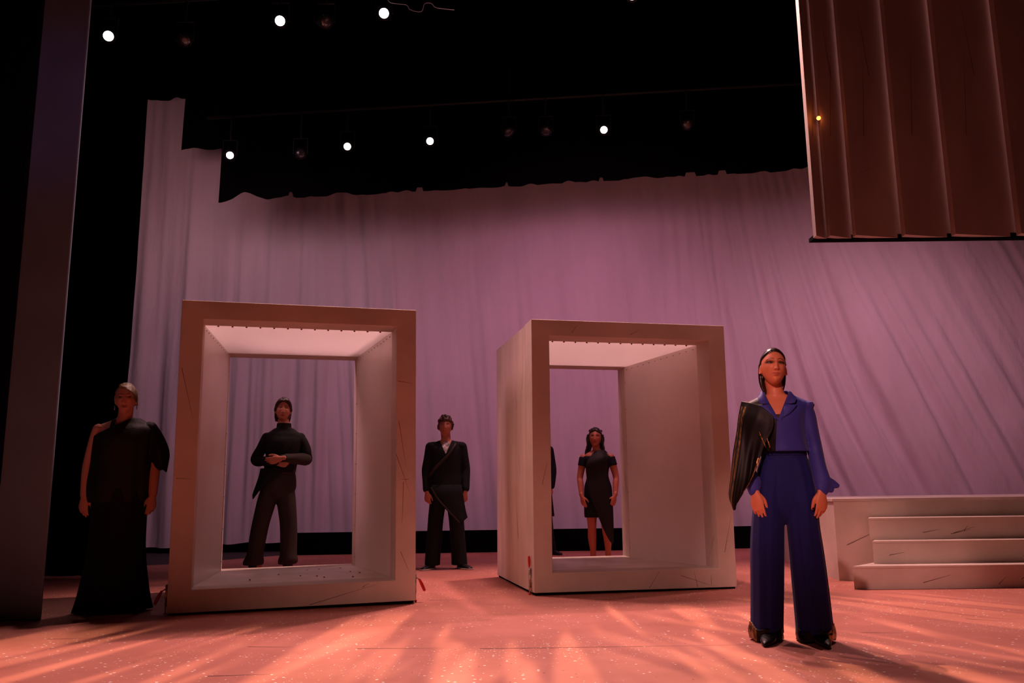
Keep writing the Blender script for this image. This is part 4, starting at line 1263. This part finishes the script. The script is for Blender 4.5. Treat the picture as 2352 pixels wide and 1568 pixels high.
band('sash', [(.125, .03, 1.462), (.11, -.08, 1.42), (.03, -.142, 1.30), (-.07, -.152, 1.20), (-.15, -.140, 1.12), (-.195, -.06, 1.05)], .035, SASH, P.root)
rows = [[(-.17, -.115, .95), (-.05, -.125, .95), (.08, -.12, .95), (.18, -.09, .95)], [(-.15, -.140, .88), (-.04, -.155, .88), (.08, -.152, .88), (.19, -.12, .88)], [(-.10, -.150, .80), (.0, -.165, .78), (.10, -.16, .78), (.20, -.12, .80)], [(.03, -.165, .66), (.08, -.170, .63), (.15, -.160, .64), (.225, -.12, .66)], [(.16, -.165, .515), (.18, -.165, .51), (.20, -.155, .54), (.245, -.11, .58)]]
sheet('coat_tail', COAT, P.root, lerp_rows(rows, 26, 20), .005)
band('tail_trim', [(-.175, -.145, .925), (-.10, -.160, .80), (.03, -.175, .655), (.16, -.172, .515)], .022, SASH, P.root)


def wide_trousers(bm):
    for sx in (-1, 1): zloft(bm, [(.045, sx * .155, 0, .090, .115), (.12, sx * .152, 0, .088, .110), (.35, sx * .135, 0, .086, .10), (.60, sx * .115, 0, .090, .10), (.80, sx * .085, 0, .10, .11), (.92, sx * .07, 0, .10, .11)], n=26, seg=36, fold=lambda a, t, sx=sx: 1 + .035 * math.sin(4 * a + sx + 5 * t) * (1 - t))


garment('trousers', COAT, P.root, wide_trousers, .0085, 2)
SOLE = mat('pale_sole', (.45, .40, .36), .6)
shoe('shoe', BLKL, P.root, -.175, -.03, R(-28), .29, .048, .6, h=.065, sole=SOLE)
shoe('shoe', BLKL, P.root, .185, -.03, R(30), .29, .048, .6, h=.065, sole=SOLE)

# 5. woman in the short black dress, seen through the right box
P = Person('long haired person in a short off-shoulder black dress, seen through the right box', (1.027, 10.5, 0), R(-5.5), 1.63,
           (-.015, -.01, 1.508), (R(-4), R(2), R(-3)), skin='dusk', voxel=.0048, makeup=.5)
P.head((0, .012, 1.335), .048)
P.torso(std_torso(.95, 1.0, .16))
La = ((-.165, .01, 1.275), (-.215, .0, 1.03), (-.200, -.085, .81)); Ra = ((.165, .01, 1.275), (.222, .0, 1.03), (.205, -.085, .81))
P.limb(arm_pts(*La, r=1.08)); P.limb(arm_pts(*Ra, r=1.08))
P.hs = 1; P.hand((-.198, -.10, .80), (.20, -.14, -1), (.7, -.6, 0), .30, .92, spread=1.2, thumb=(.7, .5))
P.hs = -1; P.hand((.200, -.10, .80), (-.26, -.14, -1), (-.8, -.5, 0), .25, .92, spread=1.4, thumb=(.9, .7))
for sx, xs in ((-1, (-.085, -.085, -.088, -.080)), (1, (.085, .080, .098, .100))):
    P.limb([((xs[0], 0, .80), (.085, .085)), ((xs[0], -.005, .62), (.070, .075)), ((xs[1], -.01, .43), (.051, .052)), ((xs[2], .02, .32), (.052, .056)), ((xs[3], .02, .16), .036), ((xs[3], .02, .06), .032)], n=26)
    tube(P.bm, [(xs[3], .03, .045, .030, .032), (xs[3] + sx * .01, -.06, .035, .038, .026), (xs[3] + sx * .02, -.13, .022, .036, .016)], n=8, seg=14)
P.finish(lip=(.30, .06, .05), shadow=(.12, .05, .04))
LH = hair_mat('long_dark_hair', (.016, .008, .006), .35)


def locks(bm, H):
    r = random.Random(11)
    for sx in (-1, 1):
        for q in range(9):
            a = q / 8; x0 = .070 - .045 * a; y0 = -.015 + .085 * a
            L = -.20 - .03 * r.random()
            ks = []
            for j in range(6):
                t = j / 5
                ks.append((*(H @ Vector((sx * (x0 + .016 + .030 * t + .008 * math.sin(t * 9 + q * 1.7)), y0 + .02 * t + .008 * math.cos(t * 8 + q), .03 + (L - .03) * t))), .016 * (1 - .45 * t), .018 * (1 - .4 * t)))
            tube(bm, ks, n=22, seg=9)
    for q in range(6): ball(bm, H @ Vector((.06 * math.cos(q), .03 + .05 * math.sin(q * 1.3), .085 + .01 * math.sin(q * 2))), (.026, .024, .020), u=10, v=8)


P.hair_cap(lambda d: (d.z - (.60 - .25 * abs(d.x)) if d.y < -.1 else (.5 if d.z > -.6 else -.3)), .014, LH, .008, extra=locks, voxel=.0055)
DRESS = fab('blue_black_crepe', (.004, .007, .012), .8)


def dress(bm):
    zloft(bm, [(.548, .0, .0, .172, .115), (.62, .0, .0, .176, .120), (.82, 0, 0, .172, .122), (.92, 0, 0, .165, .120), (1.04, 0, 0, .132, .104), (1.16, 0, 0, .148, .128), (1.25, 0, 0, .168, .118), (1.285, 0, .002, .165, .092)], n=28, seg=52)
    for q in (La, Ra):
        a, b = Vector(q[0]), Vector(q[1]); p = a.lerp(b, .45)
        tube(bm, [(*a.lerp(b, .02), .052, .056), (*a.lerp(b, .25), .053, .058), (*p, .054, .060)], n=10, seg=24, round_ends=False)


garment('dress', DRESS, P.root, dress, .0075, 2, label='short off-shoulder blue-black dress')
rows = [[(-.03, -.075, 1.335), (.03, -.07, 1.352), (.09, -.03, 1.352), (.13, .03, 1.32)], [(-.13, -.135, 1.20), (-.04, -.155, 1.22), (.06, -.145, 1.25), (.13, -.09, 1.26)], [(-.135, -.125, 1.04), (-.06, -.135, 1.06), (.04, -.135, 1.08), (.12, -.105, 1.10)], [(-.10, -.145, .82), (-.02, -.15, .82), (.08, -.15, .84), (.15, -.10, .86)], [(-.03, -.150, .62), (.04, -.155, .60), (.12, -.145, .62), (.17, -.10, .66)], [(.05, -.15, .42), (.08, -.15, .38), (.13, -.14, .38), (.17, -.11, .42)], [(.12, -.145, .28), (.135, -.145, .26), (.15, -.14, .24), (.165, -.125, .26)]]
sheet('draped_panel', SASHD, P.root, lerp_rows(rows, 50, 20), .004)

# 6. man mostly hidden behind the right box
P = Person('person in long black coat mostly hidden behind the left upright of the right box', (.325, 12.15, 0), R(-2), 1.82,
           (0, -.01, 1.70), (0, 0, 0), male=1, skin='fair', voxel=.009)
P.head((0, .012, 1.515), .058); P.torso(std_torso(1.07, 1.1, .165, 1))
La = ((-.185, .01, 1.45), (-.225, .02, 1.17), (-.22, -.01, .93)); Ra = ((.185, .01, 1.45), (.228, .02, 1.15), (.205, -.01, .93))
P.limb(arm_pts(*La, r=1.1)); P.limb(arm_pts(*Ra, r=1.1))
P.hs = 1; P.hand((-.215, -.02, .92), (.03, -.05, -1), (.8, -.5, 0), .7, 1.0)
P.hs = -1; P.hand((.20, -.02, .92), (-.03, -.05, -1), (-.8, -.5, 0), .7, 1.0)
for sx in (-1, 1): P.limb([((sx * .09, 0, .9), .085), ((sx * .12, 0, .5), .055), ((sx * .20, .01, .1), .036)])
P.finish()
P.hair_cap(lambda d: d.z - .5 if d.y < -.2 else (.5 if d.z > -.4 else -.5), .014, BRH, .006)


def long_coat(bm):
    zloft(bm, [(.52, .0, .0, .235, .15), (.80, 0, .0, .210, .14), (1.08, 0, 0, .182, .13), (1.30, 0, 0, .19, .13), (1.44, 0, .004, .208, .105), (1.48, 0, .008, .165, .08), (1.52, 0, .012, .085, .066)], n=24, seg=48, fold=folds(5, .03, .9, .8))
    for q in (La, Ra): sleeve(bm, *q, r0=.062, r1=.060, r2=.046, amp=.08)


garment('coat', COAT, P.root, long_coat, .01, 2, label='long black coat')
garment('trousers', COAT, P.root, lambda bm: [zloft(bm, [(.05, sx * .185, 0, .075, .09), (.4, sx * .14, 0, .08, .09), (.85, sx * .09, 0, .10, .11)], n=14, seg=28) for sx in (-1, 1)], .01, 2)
shoe('shoe', BLKL, P.root, -.19, -.02, R(-25), .29, .048, .6); shoe('shoe', BLKL, P.root, .20, -.02, R(40), .29, .048, .6)
